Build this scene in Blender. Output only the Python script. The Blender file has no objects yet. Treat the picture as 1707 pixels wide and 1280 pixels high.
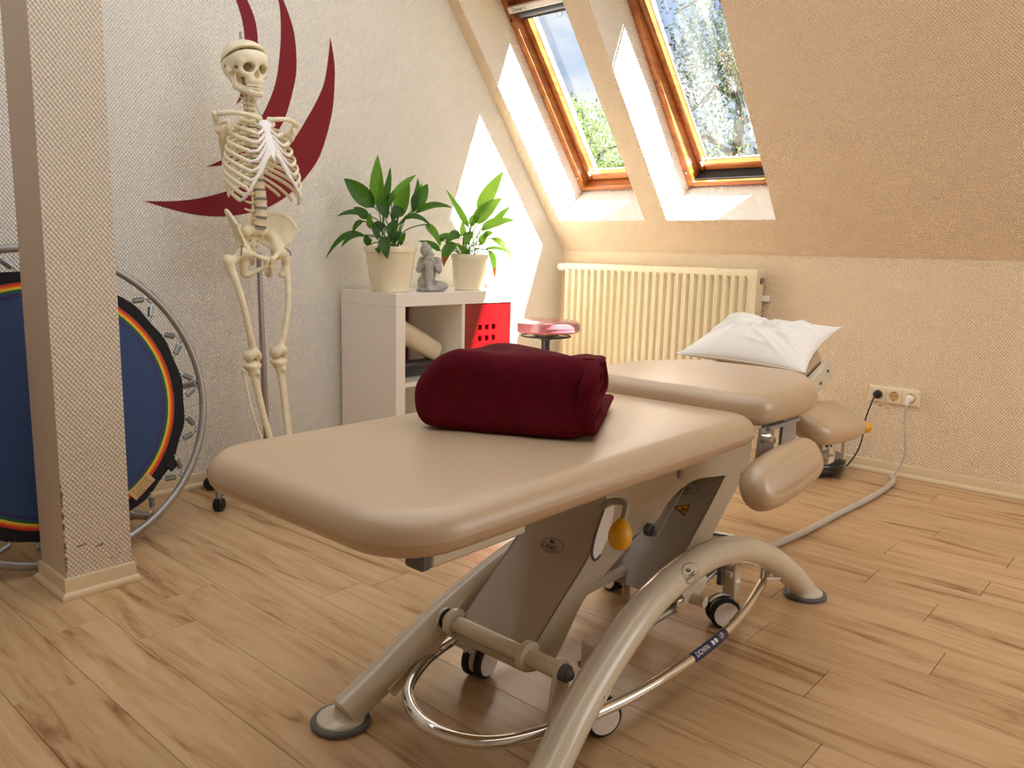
import bpy, bmesh, math, random
import numpy as np
from math import sin, cos, pi, radians
from mathutils import Matrix, Vector
S = bpy.context.scene
COL = S.collection
random.seed(7)
V3 = lambda *a: np.array(a, float)

# ------------------------------------------------------------------ camera
FPX, YAW, PIT, ROL = 1333.98, radians(-41.3093), radians(9.43046), radians(1.47138)
CAM = V3(3.07745, -3.94121, 0.99632)
fw = V3(sin(YAW)*cos(PIT), cos(YAW)*cos(PIT), -sin(PIT))
r0 = V3(cos(YAW), -sin(YAW), 0); u0 = np.cross(r0, fw)
rt = cos(ROL)*r0 + sin(ROL)*u0; upv = -sin(ROL)*r0 + cos(ROL)*u0
cd = bpy.data.cameras.new('camera'); cam = bpy.data.objects.new('camera', cd); COL.objects.link(cam)
cam.matrix_world = Matrix([[rt[0], upv[0], -fw[0], CAM[0]], [rt[1], upv[1], -fw[1], CAM[1]], [rt[2], upv[2], -fw[2], CAM[2]], [0, 0, 0, 1]])
cd.sensor_width = 36; cd.lens = 36*FPX/1707; cd.clip_start = .05; cd.clip_end = 200
S.camera = cam

# ------------------------------------------------------------------ light
SUN_TRAVEL = Vector((-.57, -.405, -1.077))
SUN_W, SKY_W, TOP_FILL_W, SIDE_FILL_W, EXPO = 43.0, 0.58, 26.0, 15.0, 0.62
sd = bpy.data.lights.new('sun', 'SUN'); sd.energy = SUN_W; sd.angle = radians(.6); sd.color = (1, .95, .87)
sun = bpy.data.objects.new('sun', sd); COL.objects.link(sun); sun.location = (6, 6, 9)
sun.rotation_euler = SUN_TRAVEL.to_track_quat('-Z', 'Y').to_euler()
ad = bpy.data.lights.new('ceiling_fill', 'AREA'); ad.energy = TOP_FILL_W; ad.shape = 'RECTANGLE'; ad.size = 3.0; ad.size_y = 3.0; ad.color = (.86, .94, 1)  # added overhead fill to brighten the room; no fixture hangs here
al = bpy.data.objects.new('ceiling_fill', ad); COL.objects.link(al); al.location = (1.75, -2.7, 2.43)
wd = bpy.data.lights.new('side_fill', 'AREA'); wd.energy = SIDE_FILL_W; wd.shape = 'RECTANGLE'; wd.size = 1.3; wd.size_y = 1.7; wd.color = (.93, .97, 1)  # added fill from the right; the wall has no window here
wo = bpy.data.objects.new('side_fill', wd); COL.objects.link(wo); wo.location = (4.66, -1.05, 1.30); wo.rotation_euler = (0, radians(90), 0)
W = bpy.data.worlds.new('sky'); S.world = W; W.use_nodes = True
S.view_settings.view_transform = 'Standard'; S.view_settings.look = 'None'
S.view_settings.exposure = EXPO; S.view_settings.gamma = 1; S.view_settings.use_curve_mapping = False
S.cycles.max_bounces = 14; S.cycles.diffuse_bounces = 9; S.cycles.transparent_max_bounces = 16
S.cycles.caustics_reflective = False; S.cycles.caustics_refractive = False

def N(nt, typ, **kw):
    n = nt.nodes.new(typ)
    for k, v in kw.items():
        if k in n.inputs.keys(): n.inputs[k].default_value = v
        else: setattr(n, k, v)
    return n
def sky_nodes():
    nt = W.node_tree; nt.nodes.clear(); L = nt.links.new
    out = N(nt, 'ShaderNodeOutputWorld'); bg = N(nt, 'ShaderNodeBackground', Strength=SKY_W)
    tc = N(nt, 'ShaderNodeTexCoord'); sx = N(nt, 'ShaderNodeSeparateXYZ')
    L(tc.outputs['Generated'], sx.inputs[0])
    gr = N(nt, 'ShaderNodeValToRGB'); e = gr.color_ramp.elements
    e[0].position = .0; e[0].color = (.22, .25, .2, 1); e[1].position = .95; e[1].color = (.18, .36, .8, 1)
    for p, c in ((.49, (.25, .28, .24, 1)), (.505, (.62, .72, .86, 1)), (.62, (.42, .6, .92, 1))):
        x = e.new(p); x.color = c
    mp = N(nt, 'ShaderNodeMapRange'); mp.inputs[1].default_value = -1; mp.inputs[2].default_value = 1
    L(sx.outputs[2], mp.inputs[0]); L(mp.outputs[0], gr.inputs[0])
    mm = N(nt, 'ShaderNodeMapping'); mm.inputs['Scale'].default_value = (3.2, 3.2, 6.5); mm.inputs['Location'].default_value = (.4, .1, .35)
    L(tc.outputs['Generated'], mm.inputs[0])
    nz = N(nt, 'ShaderNodeTexNoise', Scale=1.6, Detail=7.0, Roughness=.55); L(mm.outputs[0], nz.inputs['Vector'])
    cr = N(nt, 'ShaderNodeValToRGB'); cr.color_ramp.elements[0].position = .40; cr.color_ramp.elements[1].position = .62
    L(nz.outputs[0], cr.inputs[0])
    up = N(nt, 'ShaderNodeMath', operation='GREATER_THAN'); up.inputs[1].default_value = .0; L(sx.outputs[2], up.inputs[0])
    mu = N(nt, 'ShaderNodeMath', operation='MULTIPLY'); L(cr.outputs[0], mu.inputs[0]); L(up.outputs[0], mu.inputs[1])
    mx = N(nt, 'ShaderNodeMixRGB'); mx.inputs[2].default_value = (1.0, 1.0, 1.0, 1)
    L(mu.outputs[0], mx.inputs[0]); L(gr.outputs[0], mx.inputs[1])
    L(mx.outputs[0], bg.inputs[0]); L(bg.outputs[0], out.inputs[0])
sky_nodes()

# ------------------------------------------------------------------ materials
def lin(c):
    if max(c) > 1: c = [x/255 for x in c]
    return tuple(((x+.055)/1.055)**2.4 if x > .04045 else x/12.92 for x in c) + (1,)
MATS = {}
def mat(name, col, rough=.5, metal=0, spec=.5, noise=None, bump=None, coat=0, sheen=0, emit=None):
    """noise=(scale, amount, stretch xyz) colour mottling; bump=(scale, strength, distance)"""
    if name in MATS: return MATS[name]
    m = bpy.data.materials.new(name); m.use_nodes = True; nt = m.node_tree; L = nt.links.new
    b = nt.nodes['Principled BSDF']; b.inputs['Base Color'].default_value = lin(col); b.inputs['Roughness'].default_value = rough
    b.inputs['Metallic'].default_value = metal; b.inputs['Specular IOR Level'].default_value = spec
    if coat: b.inputs['Coat Weight'].default_value = coat; b.inputs['Coat Roughness'].default_value = .1
    if sheen: b.inputs['Sheen Weight'].default_value = sheen; b.inputs['Sheen Roughness'].default_value = .4; b.inputs['Sheen Tint'].default_value = lin(col)
    tc = None
    if noise or bump: tc = N(nt, 'ShaderNodeTexCoord')
    if noise:
        sc, amt, st = noise
        mp = N(nt, 'ShaderNodeMapping'); mp.inputs['Scale'].default_value = st; L(tc.outputs['Object'], mp.inputs[0])
        nz = N(nt, 'ShaderNodeTexNoise', Scale=sc, Detail=5.0); L(mp.outputs[0], nz.inputs['Vector'])
        hs = N(nt, 'ShaderNodeMapRange'); hs.inputs[1].default_value = .25; hs.inputs[2].default_value = .75; hs.inputs[3].default_value = 1-amt; hs.inputs[4].default_value = 1+amt*.5
        L(nz.outputs[0], hs.inputs[0])
        mx = N(nt, 'ShaderNodeVectorMath', operation='SCALE'); mx.inputs[0].default_value = lin(col)[:3]; L(hs.outputs[0], mx.inputs['Scale'])
        L(mx.outputs[0], b.inputs['Base Color'])
    if bump:
        sc, st, ds = bump
        nz = N(nt, 'ShaderNodeTexNoise', Scale=sc, Detail=3.0); L(tc.outputs['Object'], nz.inputs['Vector'])
        bp = N(nt, 'ShaderNodeBump', Strength=st, Distance=ds); L(nz.outputs[0], bp.inputs['Height']); L(bp.outputs[0], b.inputs['Normal'])
    MATS[name] = m; return m

def wallpaper(name, col, period=.0128, strength=.62):
    """woven glass-fibre wallpaper: staggered pebbles, UV in metres"""
    m = bpy.data.materials.new(name); m.use_nodes = True; nt = m.node_tree; L = nt.links.new
    b = nt.nodes['Principled BSDF']; b.inputs['Roughness'].default_value = .62; b.inputs['Specular IOR Level'].default_value = .3
    uv = N(nt, 'ShaderNodeUVMap'); sp = N(nt, 'ShaderNodeSeparateXYZ')
    nz0 = N(nt, 'ShaderNodeTexNoise', Scale=45.0, Detail=2.0); L(uv.outputs[0], nz0.inputs['Vector'])
    mxv = N(nt, 'ShaderNodeVectorMath', operation='MULTIPLY_ADD'); mxv.inputs[1].default_value = (.004, .004, 0)
    L(nz0.outputs['Color'], mxv.inputs[0]); L(uv.outputs[0], mxv.inputs[2]); L(mxv.outputs[0], sp.inputs[0])
    outs = []
    for i, k in ((0, 2*pi/period), (1, 2*pi/(period*1.25))):
        a = N(nt, 'ShaderNodeMath', operation='MULTIPLY'); a.inputs[1].default_value = k; L(sp.outputs[i], a.inputs[0])
        s = N(nt, 'ShaderNodeMath', operation='SINE'); L(a.outputs[0], s.inputs[0]); outs.append(s)
    pr = N(nt, 'ShaderNodeMath', operation='MULTIPLY'); L(outs[0].outputs[0], pr.inputs[0]); L(outs[1].outputs[0], pr.inputs[1])
    nz = N(nt, 'ShaderNodeTexNoise', Scale=160.0, Detail=2.0); L(uv.outputs[0], nz.inputs['Vector'])
    ad = N(nt, 'ShaderNodeMath', operation='MULTIPLY_ADD'); ad.inputs[1].default_value = .9; L(nz.outputs[0], ad.inputs[0]); L(pr.outputs[0], ad.inputs[2])
    bp = N(nt, 'ShaderNodeBump', Strength=strength, Distance=.0040); L(ad.outputs[0], bp.inputs['Height']); L(bp.outputs[0], b.inputs['Normal'])
    n2 = N(nt, 'ShaderNodeTexNoise', Scale=1.7, Detail=4.0); L(uv.outputs[0], n2.inputs['Vector'])
    mr = N(nt, 'ShaderNodeMapRange'); mr.inputs[3].default_value = .95; mr.inputs[4].default_value = 1.03; L(n2.outputs[0], mr.inputs[0])
    sc = N(nt, 'ShaderNodeVectorMath', operation='SCALE'); sc.inputs[0].default_value = lin(col)[:3]; L(mr.outputs[0], sc.inputs['Scale']); L(sc.outputs[0], b.inputs['Base Color'])
    MATS[name] = m; return m

def wood(name, c1, c2, axis=0, rough=.4, scale=6, bumpy=.05, coat=0, dark=None, rnd=True):
    """long grain along object axis; a random offset per object"""
    m = bpy.data.materials.new(name); m.use_nodes = True; nt = m.node_tree; L = nt.links.new
    b = nt.nodes['Principled BSDF']; b.inputs['Roughness'].default_value = rough
    if coat: b.inputs['Coat Weight'].default_value = coat; b.inputs['Coat Roughness'].default_value = .15
    g = N(nt, 'ShaderNodeNewGeometry'); oi = N(nt, 'ShaderNodeObjectInfo')
    rv = N(nt, 'ShaderNodeVectorMath', operation='SCALE'); rv.inputs[0].default_value = (37, 53, 19) if rnd else (0, 0, 0); L(oi.outputs['Random'], rv.inputs['Scale'])
    av = N(nt, 'ShaderNodeVectorMath', operation='ADD'); L(g.outputs['Position'], av.inputs[0]); L(rv.outputs[0], av.inputs[1])
    mp = N(nt, 'ShaderNodeMapping'); s = [6.5, 6.5, 6.5]; s[axis] = .75; mp.inputs['Scale'].default_value = s; L(av.outputs[0], mp.inputs[0])
    n1 = N(nt, 'ShaderNodeTexNoise', Scale=scale*.42, Detail=6.0, Roughness=.6, Distortion=1.1); L(mp.outputs[0], n1.inputs['Vector'])
    cr = N(nt, 'ShaderNodeValToRGB'); e = cr.color_ramp.elements
    e[0].position = .31; e[0].color = lin(dark or c2); e[1].position = .66; e[1].color = lin(c1)
    x = e.new(.43); x.color = lin(c2)
    x = e.new(.54); x.color = tuple((p*.65+q*.35) for p, q in zip(lin(c1), lin(c2)))
    L(n1.outputs[0], cr.inputs[0])
    s2 = [70, 70, 70]; s2[axis] = 2.5
    mp2 = N(nt, 'ShaderNodeMapping'); mp2.inputs['Scale'].default_value = s2; L(av.outputs[0], mp2.inputs[0])
    n2 = N(nt, 'ShaderNodeTexNoise', Scale=scale*.3, Detail=3.0); L(mp2.outputs[0], n2.inputs['Vector'])
    mr = N(nt, 'ShaderNodeMapRange'); mr.inputs[3].default_value = .93; mr.inputs[4].default_value = 1.06; L(n2.outputs[0], mr.inputs[0])
    m1 = N(nt, 'ShaderNodeMath', operation='MULTIPLY_ADD'); m1.inputs[1].default_value = .10; m1.inputs[2].default_value = .95; L(oi.outputs['Random'], m1.inputs[0])
    m2 = N(nt, 'ShaderNodeMath', operation='MULTIPLY'); L(mr.outputs[0], m2.inputs[0]); L(m1.outputs[0], m2.inputs[1])
    sc = N(nt, 'ShaderNodeVectorMath', operation='SCALE'); L(cr.outputs[0], sc.inputs[0]); L(m2.outputs[0], sc.inputs['Scale']); L(sc.outputs[0], b.inputs['Base Color'])
    bp = N(nt, 'ShaderNodeBump', Strength=bumpy*4, Distance=.0006); L(n2.outputs[0], bp.inputs['Height']); L(bp.outputs[0], b.inputs['Normal'])
    MATS[name] = m; return m

def glass(name, dirt=0.0):
    m = bpy.data.materials.new(name); m.use_nodes = True; nt = m.node_tree; L = nt.links.new
    nt.nodes.remove(nt.nodes['Principled BSDF']); out = nt.nodes['Material Output']
    tr = N(nt, 'ShaderNodeBsdfTransparent'); tr.inputs[0].default_value = (.95, .97, .96, 1)
    gl = N(nt, 'ShaderNodeBsdfGlossy', Roughness=.02); fr = N(nt, 'ShaderNodeFresnel', IOR=1.45)
    mx = N(nt, 'ShaderNodeMixShader'); L(fr.outputs[0], mx.inputs[0]); L(tr.outputs[0], mx.inputs[1]); L(gl.outputs[0], mx.inputs[2])
    df = N(nt, 'ShaderNodeBsdfTranslucent'); df.inputs[0].default_value = (.75, .8, .82, 1)
    d2 = N(nt, 'ShaderNodeBsdfDiffuse'); d2.inputs[0].default_value = (.75, .78, .78, 1)
    ds = N(nt, 'ShaderNodeMixShader', Fac=.4); L(df.outputs[0], ds.inputs[1]); L(d2.outputs[0], ds.inputs[2])
    uv = N(nt, 'ShaderNodeUVMap')
    mp = N(nt, 'ShaderNodeMapping'); mp.inputs['Scale'].default_value = (26, 2.2, 1); L(uv.outputs[0], mp.inputs[0])
    nz = N(nt, 'ShaderNodeTexNoise', Scale=1.3, Detail=6.0, Roughness=.65, Distortion=.5); L(mp.outputs[0], nz.inputs['Vector'])
    cr = N(nt, 'ShaderNodeMapRange'); cr.inputs[1].default_value = .47; cr.inputs[2].default_value = .75; cr.inputs[3].default_value = .0; cr.inputs[4].default_value = .06*dirt
    L(nz.outputs[0], cr.inputs[0])
    # a broad wiped, milky band across the pane
    sp = N(nt, 'ShaderNodeSeparateXYZ'); L(uv.outputs[0], sp.inputs[0])
    a = N(nt, 'ShaderNodeMath', operation='MULTIPLY_ADD'); a.inputs[1].default_value = -.18; L(sp.outputs[1], a.inputs[0]); L(sp.outputs[0], a.inputs[2])
    n3 = N(nt, 'ShaderNodeTexNoise', Scale=5.0, Detail=3.0); L(uv.outputs[0], n3.inputs['Vector'])
    a2 = N(nt, 'ShaderNodeMath', operation='MULTIPLY_ADD'); a2.inputs[1].default_value = .10; L(n3.outputs[0], a2.inputs[0]); L(a.outputs[0], a2.inputs[2])
    bd = N(nt, 'ShaderNodeValToRGB'); e = bd.color_ramp.elements
    e[0].position = .02; e[0].color = (0, 0, 0, 1); e[1].position = .05; e[1].color = (1, 1, 1, 1)
    x = e.new(.185); x.color = (1, 1, 1, 1); x = e.new(.205); x.color = (0, 0, 0, 1)
    L(a2.outputs[0], bd.inputs[0])
    am = N(nt, 'ShaderNodeMath', operation='MULTIPLY_ADD'); am.inputs[1].default_value = .03*dirt; L(bd.outputs[0], am.inputs[0]); L(cr.outputs[0], am.inputs[2])
    mf = N(nt, 'ShaderNodeMixShader'); L(am.outputs[0], mf.inputs[0]); L(mx.outputs[0], mf.inputs[1]); L(ds.outputs[0], mf.inputs[2])
    L(mf.outputs[0], out.inputs[0])
    MATS[name] = m; return m

wallpaper('paper_white', (238, 234, 226)); wallpaper('paper_peach', (240, 219, 188)); wallpaper('paper_reveal', (238, 230, 222))
wallpaper('paper_pillar', (226, 214, 196), period=.0125, strength=.6)
mat('paint_plain', (205, 190, 172), .6); mat('ceiling_white', (236, 230, 220), .8)
wood('oak_laminate', (202, 170, 130), (186, 150, 108), 0, .27, 6, .14, dark=(140, 100, 64))
wood('pine', (178, 112, 56), (150, 84, 36), 1, .35, 7, .03, coat=.4, rnd=False)
wood('pine_x', (178, 112, 56), (150, 84, 36), 0, .35, 7, .03, coat=.4, rnd=False)
mat('joint_dark', (92, 66, 42), .8); mat('skirting', (220, 200, 165), .45)
glass('glass_clear', .12); glass('glass_dirty', 1.0)
mat('bone', (238, 228, 198), .42, noise=(30, .12, (1, 1, 1))); mat('bone_white', (240, 236, 232), .45); mat('bone_dark', (70, 55, 40), .7)
mat('disc_grey', (140, 136, 130), .6); mat('teeth', (238, 230, 205), .3)
mat('steel_grey', (165, 162, 160), .38, .75); mat('chrome', (225, 225, 222), .07, 1.0); mat('zinc', (170, 178, 182), .3, .9)
mat('paint_grey', (150, 145, 138), .4); mat('cream_paint', (210, 201, 181), .22, coat=.4); mat('arm_lit', (178, 169, 150), .3, coat=.3)  # lift arm sides: lit tone of the one arm paint
mat('arm_shaded', (176, 166, 150), .3, coat=.2); mat('dark_grey', (92, 92, 94), .5); mat('black_plastic', (22, 22, 24), .4); mat('black_rubber', (26, 26, 27), .7)  # lift arm fronts: same paint with the shade put into its colour
mat('vinyl', (190, 164, 134), .34, spec=.8, bump=(420, .12, .0006), noise=(5, .05, (1, 1, 1)))
mat('yellow', (222, 165, 20), .4); mat('white_plastic', (238, 236, 232), .35); mat('ivory_plastic', (238, 226, 198), .35)
mat('white_lacquer', (240, 236, 229), .16, coat=.3); mat('radiator_cream', (226, 216, 184), .35)
mat('door_red', (142, 4, 14), .12, coat=.6); mat('decal_red', (122, 12, 28), .5, spec=.3); mat('fleece', (88, 8, 23), .95, spec=.15, bump=(260, .7, .004), sheen=.35, noise=(40, .2, (1, 1, 1)))
mat('cotton', (240, 236, 229), .85, bump=(700, .2, .0006)); mat('leather_pink', (150, 84, 92), .25, coat=.4, noise=(14, .18, (1, 1, 1)))
mat('stone', (184, 182, 179), .85, bump=(180, .9, .003), noise=(50, .35, (1, 1, 1)))
mat('pot_cream', (236, 226, 198), .25, coat=.3); mat('soil', (50, 36, 26), .9)
mat('navy', (44, 68, 112), .8, bump=(900, .3, .0008)); mat('black_cloth', (14, 14, 18), .85)
for n_, c_ in dict(red=(205, 45, 28), orange=(225, 110, 25), yellow2=(225, 190, 50), green=(30, 92, 58), violet=(58, 40, 100)).items(): mat('band_'+n_, c_, .8)
mat('tag_tan', (205, 170, 118), .8); mat('ink', (18, 16, 22), .5); mat('ink_red', (150, 40, 30), .5); mat('ink_brown', (120, 84, 50), .7); mat('ink_thin', (62, 50, 42), .5)
mat('label_blue', (24, 30, 78), .3); mat('label_white', (236, 236, 240), .4); mat('cable_grey', (190, 182, 172), .5); mat('bolster_cream', (222, 212, 186), .3, coat=.2)
mat('trunk', (80, 62, 46), .9); mat('lawn', (90, 110, 60), .95); mat('black_gloss', (18, 18, 20), .12, coat=.5)
mat('blind_grey', (92, 100, 112), .4); mat('folder_red', (130, 30, 34), .5); mat('scuff', (120, 100, 80), .8)
def leafmat(name, c1, c2):
    m = mat(name, c1, .32, coat=.15, noise=(16, .3, (1, 1, 1))); nt = m.node_tree
    b = nt.nodes['Principled BSDF']
    if name.startswith('leaf'):     # pale midrib and slanted side veins, UV = (along, across)
        uv = N(nt, 'ShaderNodeUVMap'); s = N(nt, 'ShaderNodeSeparateXYZ'); nt.links.new(uv.outputs[0], s.inputs[0])
        ab = N(nt, 'ShaderNodeMath', operation='ABSOLUTE'); nt.links.new(s.outputs[1], ab.inputs[0])
        ph = N(nt, 'ShaderNodeMath', operation='MULTIPLY_ADD'); ph.inputs[1].default_value = -.28; nt.links.new(ab.outputs[0], ph.inputs[0]); nt.links.new(s.outputs[0], ph.inputs[2])
        k = N(nt, 'ShaderNodeMath', operation='MULTIPLY'); k.inputs[1].default_value = 75; nt.links.new(ph.outputs[0], k.inputs[0])
        si = N(nt, 'ShaderNodeMath', operation='SINE'); nt.links.new(k.outputs[0], si.inputs[0])
        bp = N(nt, 'ShaderNodeBump', Strength=.5, Distance=.0015); nt.links.new(si.outputs[0], bp.inputs['Height']); nt.links.new(bp.outputs[0], b.inputs['Normal'])
    out = nt.nodes['Material Output']
    t = N(nt, 'ShaderNodeBsdfTranslucent'); t.inputs[0].default_value = lin(c2)
    x = N(nt, 'ShaderNodeMixShader', Fac=.4); nt.links.new(b.outputs[0], x.inputs[1]); nt.links.new(t.outputs[0], x.inputs[2]); nt.links.new(x.outputs[0], out.inputs[0])
leafmat('leaf_dark', (44, 78, 34), (90, 150, 30)); leafmat('leaf_mid', (70, 118, 42), (130, 190, 50)); leafmat('leaf_light', (96, 150, 58), (160, 210, 70))
leafmat('leaf_brown', (150, 82, 40), (170, 100, 40)); leafmat('tree_light', (92, 116, 62), (120, 145, 72)); leafmat('tree_dark', (44, 62, 50), (62, 86, 58))

# ------------------------------------------------------------------ mesh building
WL = {}
def wl(o): return WL.get(o.name, V3(0, 0, 0)) if o else V3(0, 0, 0)
def mk(name, v, f, m, parent=None, ang=38, smooth=True, mi=None, uv=None, recalc=True):
    v = np.asarray(v, float) - wl(parent)
    me = bpy.data.meshes.new(name); me.from_pydata([tuple(p) for p in v], [], [tuple(int(i) for i in q) for q in f])
    for q in (m if isinstance(m, (list, tuple)) else [m]): me.materials.append(MATS[q])
    if mi is not None: me.polygons.foreach_set('material_index', mi)
    if smooth:
        me.polygons.foreach_set('use_smooth', [True]*len(me.polygons)); me.set_sharp_from_angle(angle=radians(ang))
    if uv is not None:
        l = me.uv_layers.new(name='UVMap'); l.data.foreach_set('uv', np.asarray(uv, float).ravel())
    me.validate(); me.update()
    if recalc:
        bm = bmesh.new(); bm.from_mesh(me); bmesh.ops.recalc_face_normals(bm, faces=bm.faces[:]); bm.to_mesh(me); bm.free()
    o = bpy.data.objects.new(name, me); COL.objects.link(o)
    if parent: o.parent = parent; WL[o.name] = wl(parent)
    return o
def thing(name, label, cat, loc=(0, 0, 0), group=None):
    o = bpy.data.objects.new(name, None); COL.objects.link(o); o.location = loc; o.empty_display_size = .05
    WL[o.name] = V3(*loc); return tag(o, label, cat, group)
def tag(o, label=None, cat=None, group=None, kind=None):
    if label: o['label'] = label
    if cat: o['category'] = cat
    if group: o['group'] = group
    if kind: o['kind'] = kind
    return o
def nrm(a): a = np.asarray(a, float); return a/(np.linalg.norm(a)+1e-12)

class MB:
    def __init__(s): s.v = []; s.f = []; s.mi = []; s.n = 0
    def add(s, v, f, mi=0):
        v = np.asarray(v, float); s.v.append(v); s.f += [tuple(i+s.n for i in q) for q in f]; s.mi += [mi]*len(f); s.n += len(v); return s
    def box(s, lo, hi, b=0, mi=0, M=None):
        lo, hi = np.minimum(lo, hi).astype(float), np.maximum(lo, hi).astype(float)
        if b <= 0:
            v = np.array([[x, y, z] for x in (lo[0], hi[0]) for y in (lo[1], hi[1]) for z in (lo[2], hi[2])])
            f = [(0, 1, 3, 2), (4, 6, 7, 5), (0, 4, 5, 1), (2, 3, 7, 6), (0, 2, 6, 4), (1, 5, 7, 3)]
        else:   # chamfered box
            b = min(b, *(.49*(np.asarray(hi)-lo))); v = []; idx = {}
            for i, x in enumerate((lo[0], hi[0])):
                for j, y in enumerate((lo[1], hi[1])):
                    for k, z in enumerate((lo[2], hi[2])):
                        for a in range(3):
                            p = [x, y, z]
                            for c in range(3):
                                if c != a: p[c] += b*(1 if (i, j, k)[c] == 0 else -1)
                            idx[i, j, k, a] = len(v); v.append(p)
            f = []
            for a in range(3):
                b1, b2 = (a+1) % 3, (a+2) % 3
                for sg in (0, 1):
                    q = []
                    for c1, c2 in ((0, 0), (1, 0), (1, 1), (0, 1)):
                        t = [0, 0, 0]; t[a] = sg; t[b1] = c1; t[b2] = c2; q.append(idx[(*t, a)])
                    f.append(tuple(q) if sg else tuple(q[::-1]))
            for a in range(3):
                b1, b2 = (a+1) % 3, (a+2) % 3
                for c1 in (0, 1):
                    for c2 in (0, 1):
                        t0 = [0, 0, 0]; t0[b1] = c1; t0[b2] = c2; t1 = list(t0); t1[a] = 1
                        q = [idx[(*t0, b1)], idx[(*t1, b1)], idx[(*t1, b2)], idx[(*t0, b2)]]
                        f.append(tuple(q if (c1 ^ c2) == 1 else q[::-1]))
            for i in (0, 1):
                for j in (0, 1):
                    for k in (0, 1):
                        q = [idx[i, j, k, 0], idx[i, j, k, 1], idx[i, j, k, 2]]
                        f.append(tuple(q if (i+j+k) % 2 == 1 else q[::-1]))
            v = np.array(v)
        if M is not None: v = v @ M[0].T + M[1]
        return s.add(v, f, mi)
    def loft(s, rings, closed=True, caps=True, mi=0, loop=False):
        R = np.asarray(rings, float); m, n = R.shape[:2]; f = []
        for i in range(m if loop else m-1):
            a, b = i*n, ((i+1) % m)*n
            for j in range(n if closed else n-1):
                k = (j+1) % n; f.append((a+j, a+k, b+k, b+j))
        if caps and not loop: f += [tuple(range(n))[::-1], tuple(range((m-1)*n, m*n))]
        return s.add(R.reshape(-1, 3), f, mi)
    def tube(s, P, r, n=10, loop=False, mi=0, flat=1.0, up=None, caps=True, roundcap=False):
        P = np.asarray(P, float); m = len(P); r = np.broadcast_to(np.asarray(r, float), (m,)).copy()
        T = np.gradient(P, axis=0) if not loop else np.roll(P, -1, 0)-np.roll(P, 1, 0)
        T = np.array([nrm(t) for t in T])
        if roundcap and not loop:
            A = []; rr = []
            for k in (0., .3, .7): A.append(P[0]-T[0]*r[0]*cos(k*pi/2)); rr.append(r[0]*max(.03, sin(k*pi/2)))
            B = []; rb = []
            for k in (.7, .3, 0.): B.append(P[-1]+T[-1]*r[-1]*cos(k*pi/2)); rb.append(r[-1]*max(.03, sin(k*pi/2)))
            T = np.vstack([[T[0]]*3, T, [T[-1]]*3]); P = np.vstack([A, P, B]); r = np.array(rr+list(r)+rb); m = len(P)
        u = np.asarray(up, float) if up is not None else (V3(0, 0, 1) if abs(T[0][2]) < .9 else V3(1, 0, 0))
        rings = []
        for i in range(m):
            if up is None or abs(np.dot(nrm(u), T[i])) > .98: u2 = u - T[i]*np.dot(u, T[i])
            else: u2 = np.asarray(up)-T[i]*np.dot(up, T[i])
            u2 = nrm(u2)
            if up is None: u = u2
            w = np.cross(T[i], u2)
            a = np.arange(n)*2*pi/n
            rings.append(P[i]+r[i]*(np.outer(np.cos(a)*flat, u2)+np.outer(np.sin(a), w)))
        return s.loft(rings, True, caps, mi, loop)
    def lathe(s, prof, c=(0, 0, 0), ax=(0, 0, 1), n=24, mi=0, caps=True):
        ax = nrm(ax); a = nrm(np.cross(ax, (0, 1, 0) if abs(ax[1]) < .9 else (1, 0, 0))); b = np.cross(ax, a); t = np.arange(n)*2*pi/n
        D = np.outer(np.cos(t), a)+np.outer(np.sin(t), b); c = np.asarray(c, float)
        return s.loft([c+ax*z+D*max(r, 1e-5) for r, z in prof], True, caps, mi)
    def ball(s, c, r, n=12, mi=0):
        r = np.broadcast_to(np.asarray(r, float), (3,)); m = n//2+1
        R = []
        for i in range(m):
            p = pi*i/(m-1); q = max(sin(p), .004); t = np.arange(n)*2*pi/n
            R.append(np.stack([c[0]+r[0]*q*np.cos(t), c[1]+r[1]*q*np.sin(t), np.full(n, c[2]-r[2]*cos(p))], 1))
        return s.loft(R, mi=mi)
    def prism(s, poly, off, mi=0):
        p = np.asarray(poly, float); n = len(p); off = np.asarray(off, float)
        f = [tuple(range(n)), tuple(range(n, 2*n))[::-1]]+[(i, i+n, (i+1) % n+n, (i+1) % n) for i in range(n)]
        # orient outward
        nn = np.zeros(3)
        for i in range(n): nn += np.cross(p[i], p[(i+1) % n])
        if np.dot(nn, off) > 0: f = [q[::-1] for q in f]
        return s.add(np.vstack([p, p+off]), f, mi)
    def out(s, name, m, parent=None, **k):
        return mk(name, np.vstack(s.v), s.f, m, parent, mi=s.mi if isinstance(m, (list, tuple)) else None, **k)

def cr(P, n=8, loop=False):
    """Catmull-Rom through P"""
    P = np.asarray(P, float); m = len(P); out = []
    for i in range(m if loop else m-1):
        p0, p1, p2, p3 = (P[(i-1) % m], P[i], P[(i+1) % m], P[(i+2) % m]) if loop else (P[max(i-1, 0)], P[i], P[i+1], P[min(i+2, m-1)])
        for t in np.arange(n)/n:
            out.append(.5*((2*p1)+(-p0+p2)*t+(2*p0-5*p1+4*p2-p3)*t*t+(-p0+3*p1-3*p2+p3)*t**3))
    if not loop: out.append(P[-1])
    return np.array(out)

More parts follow.
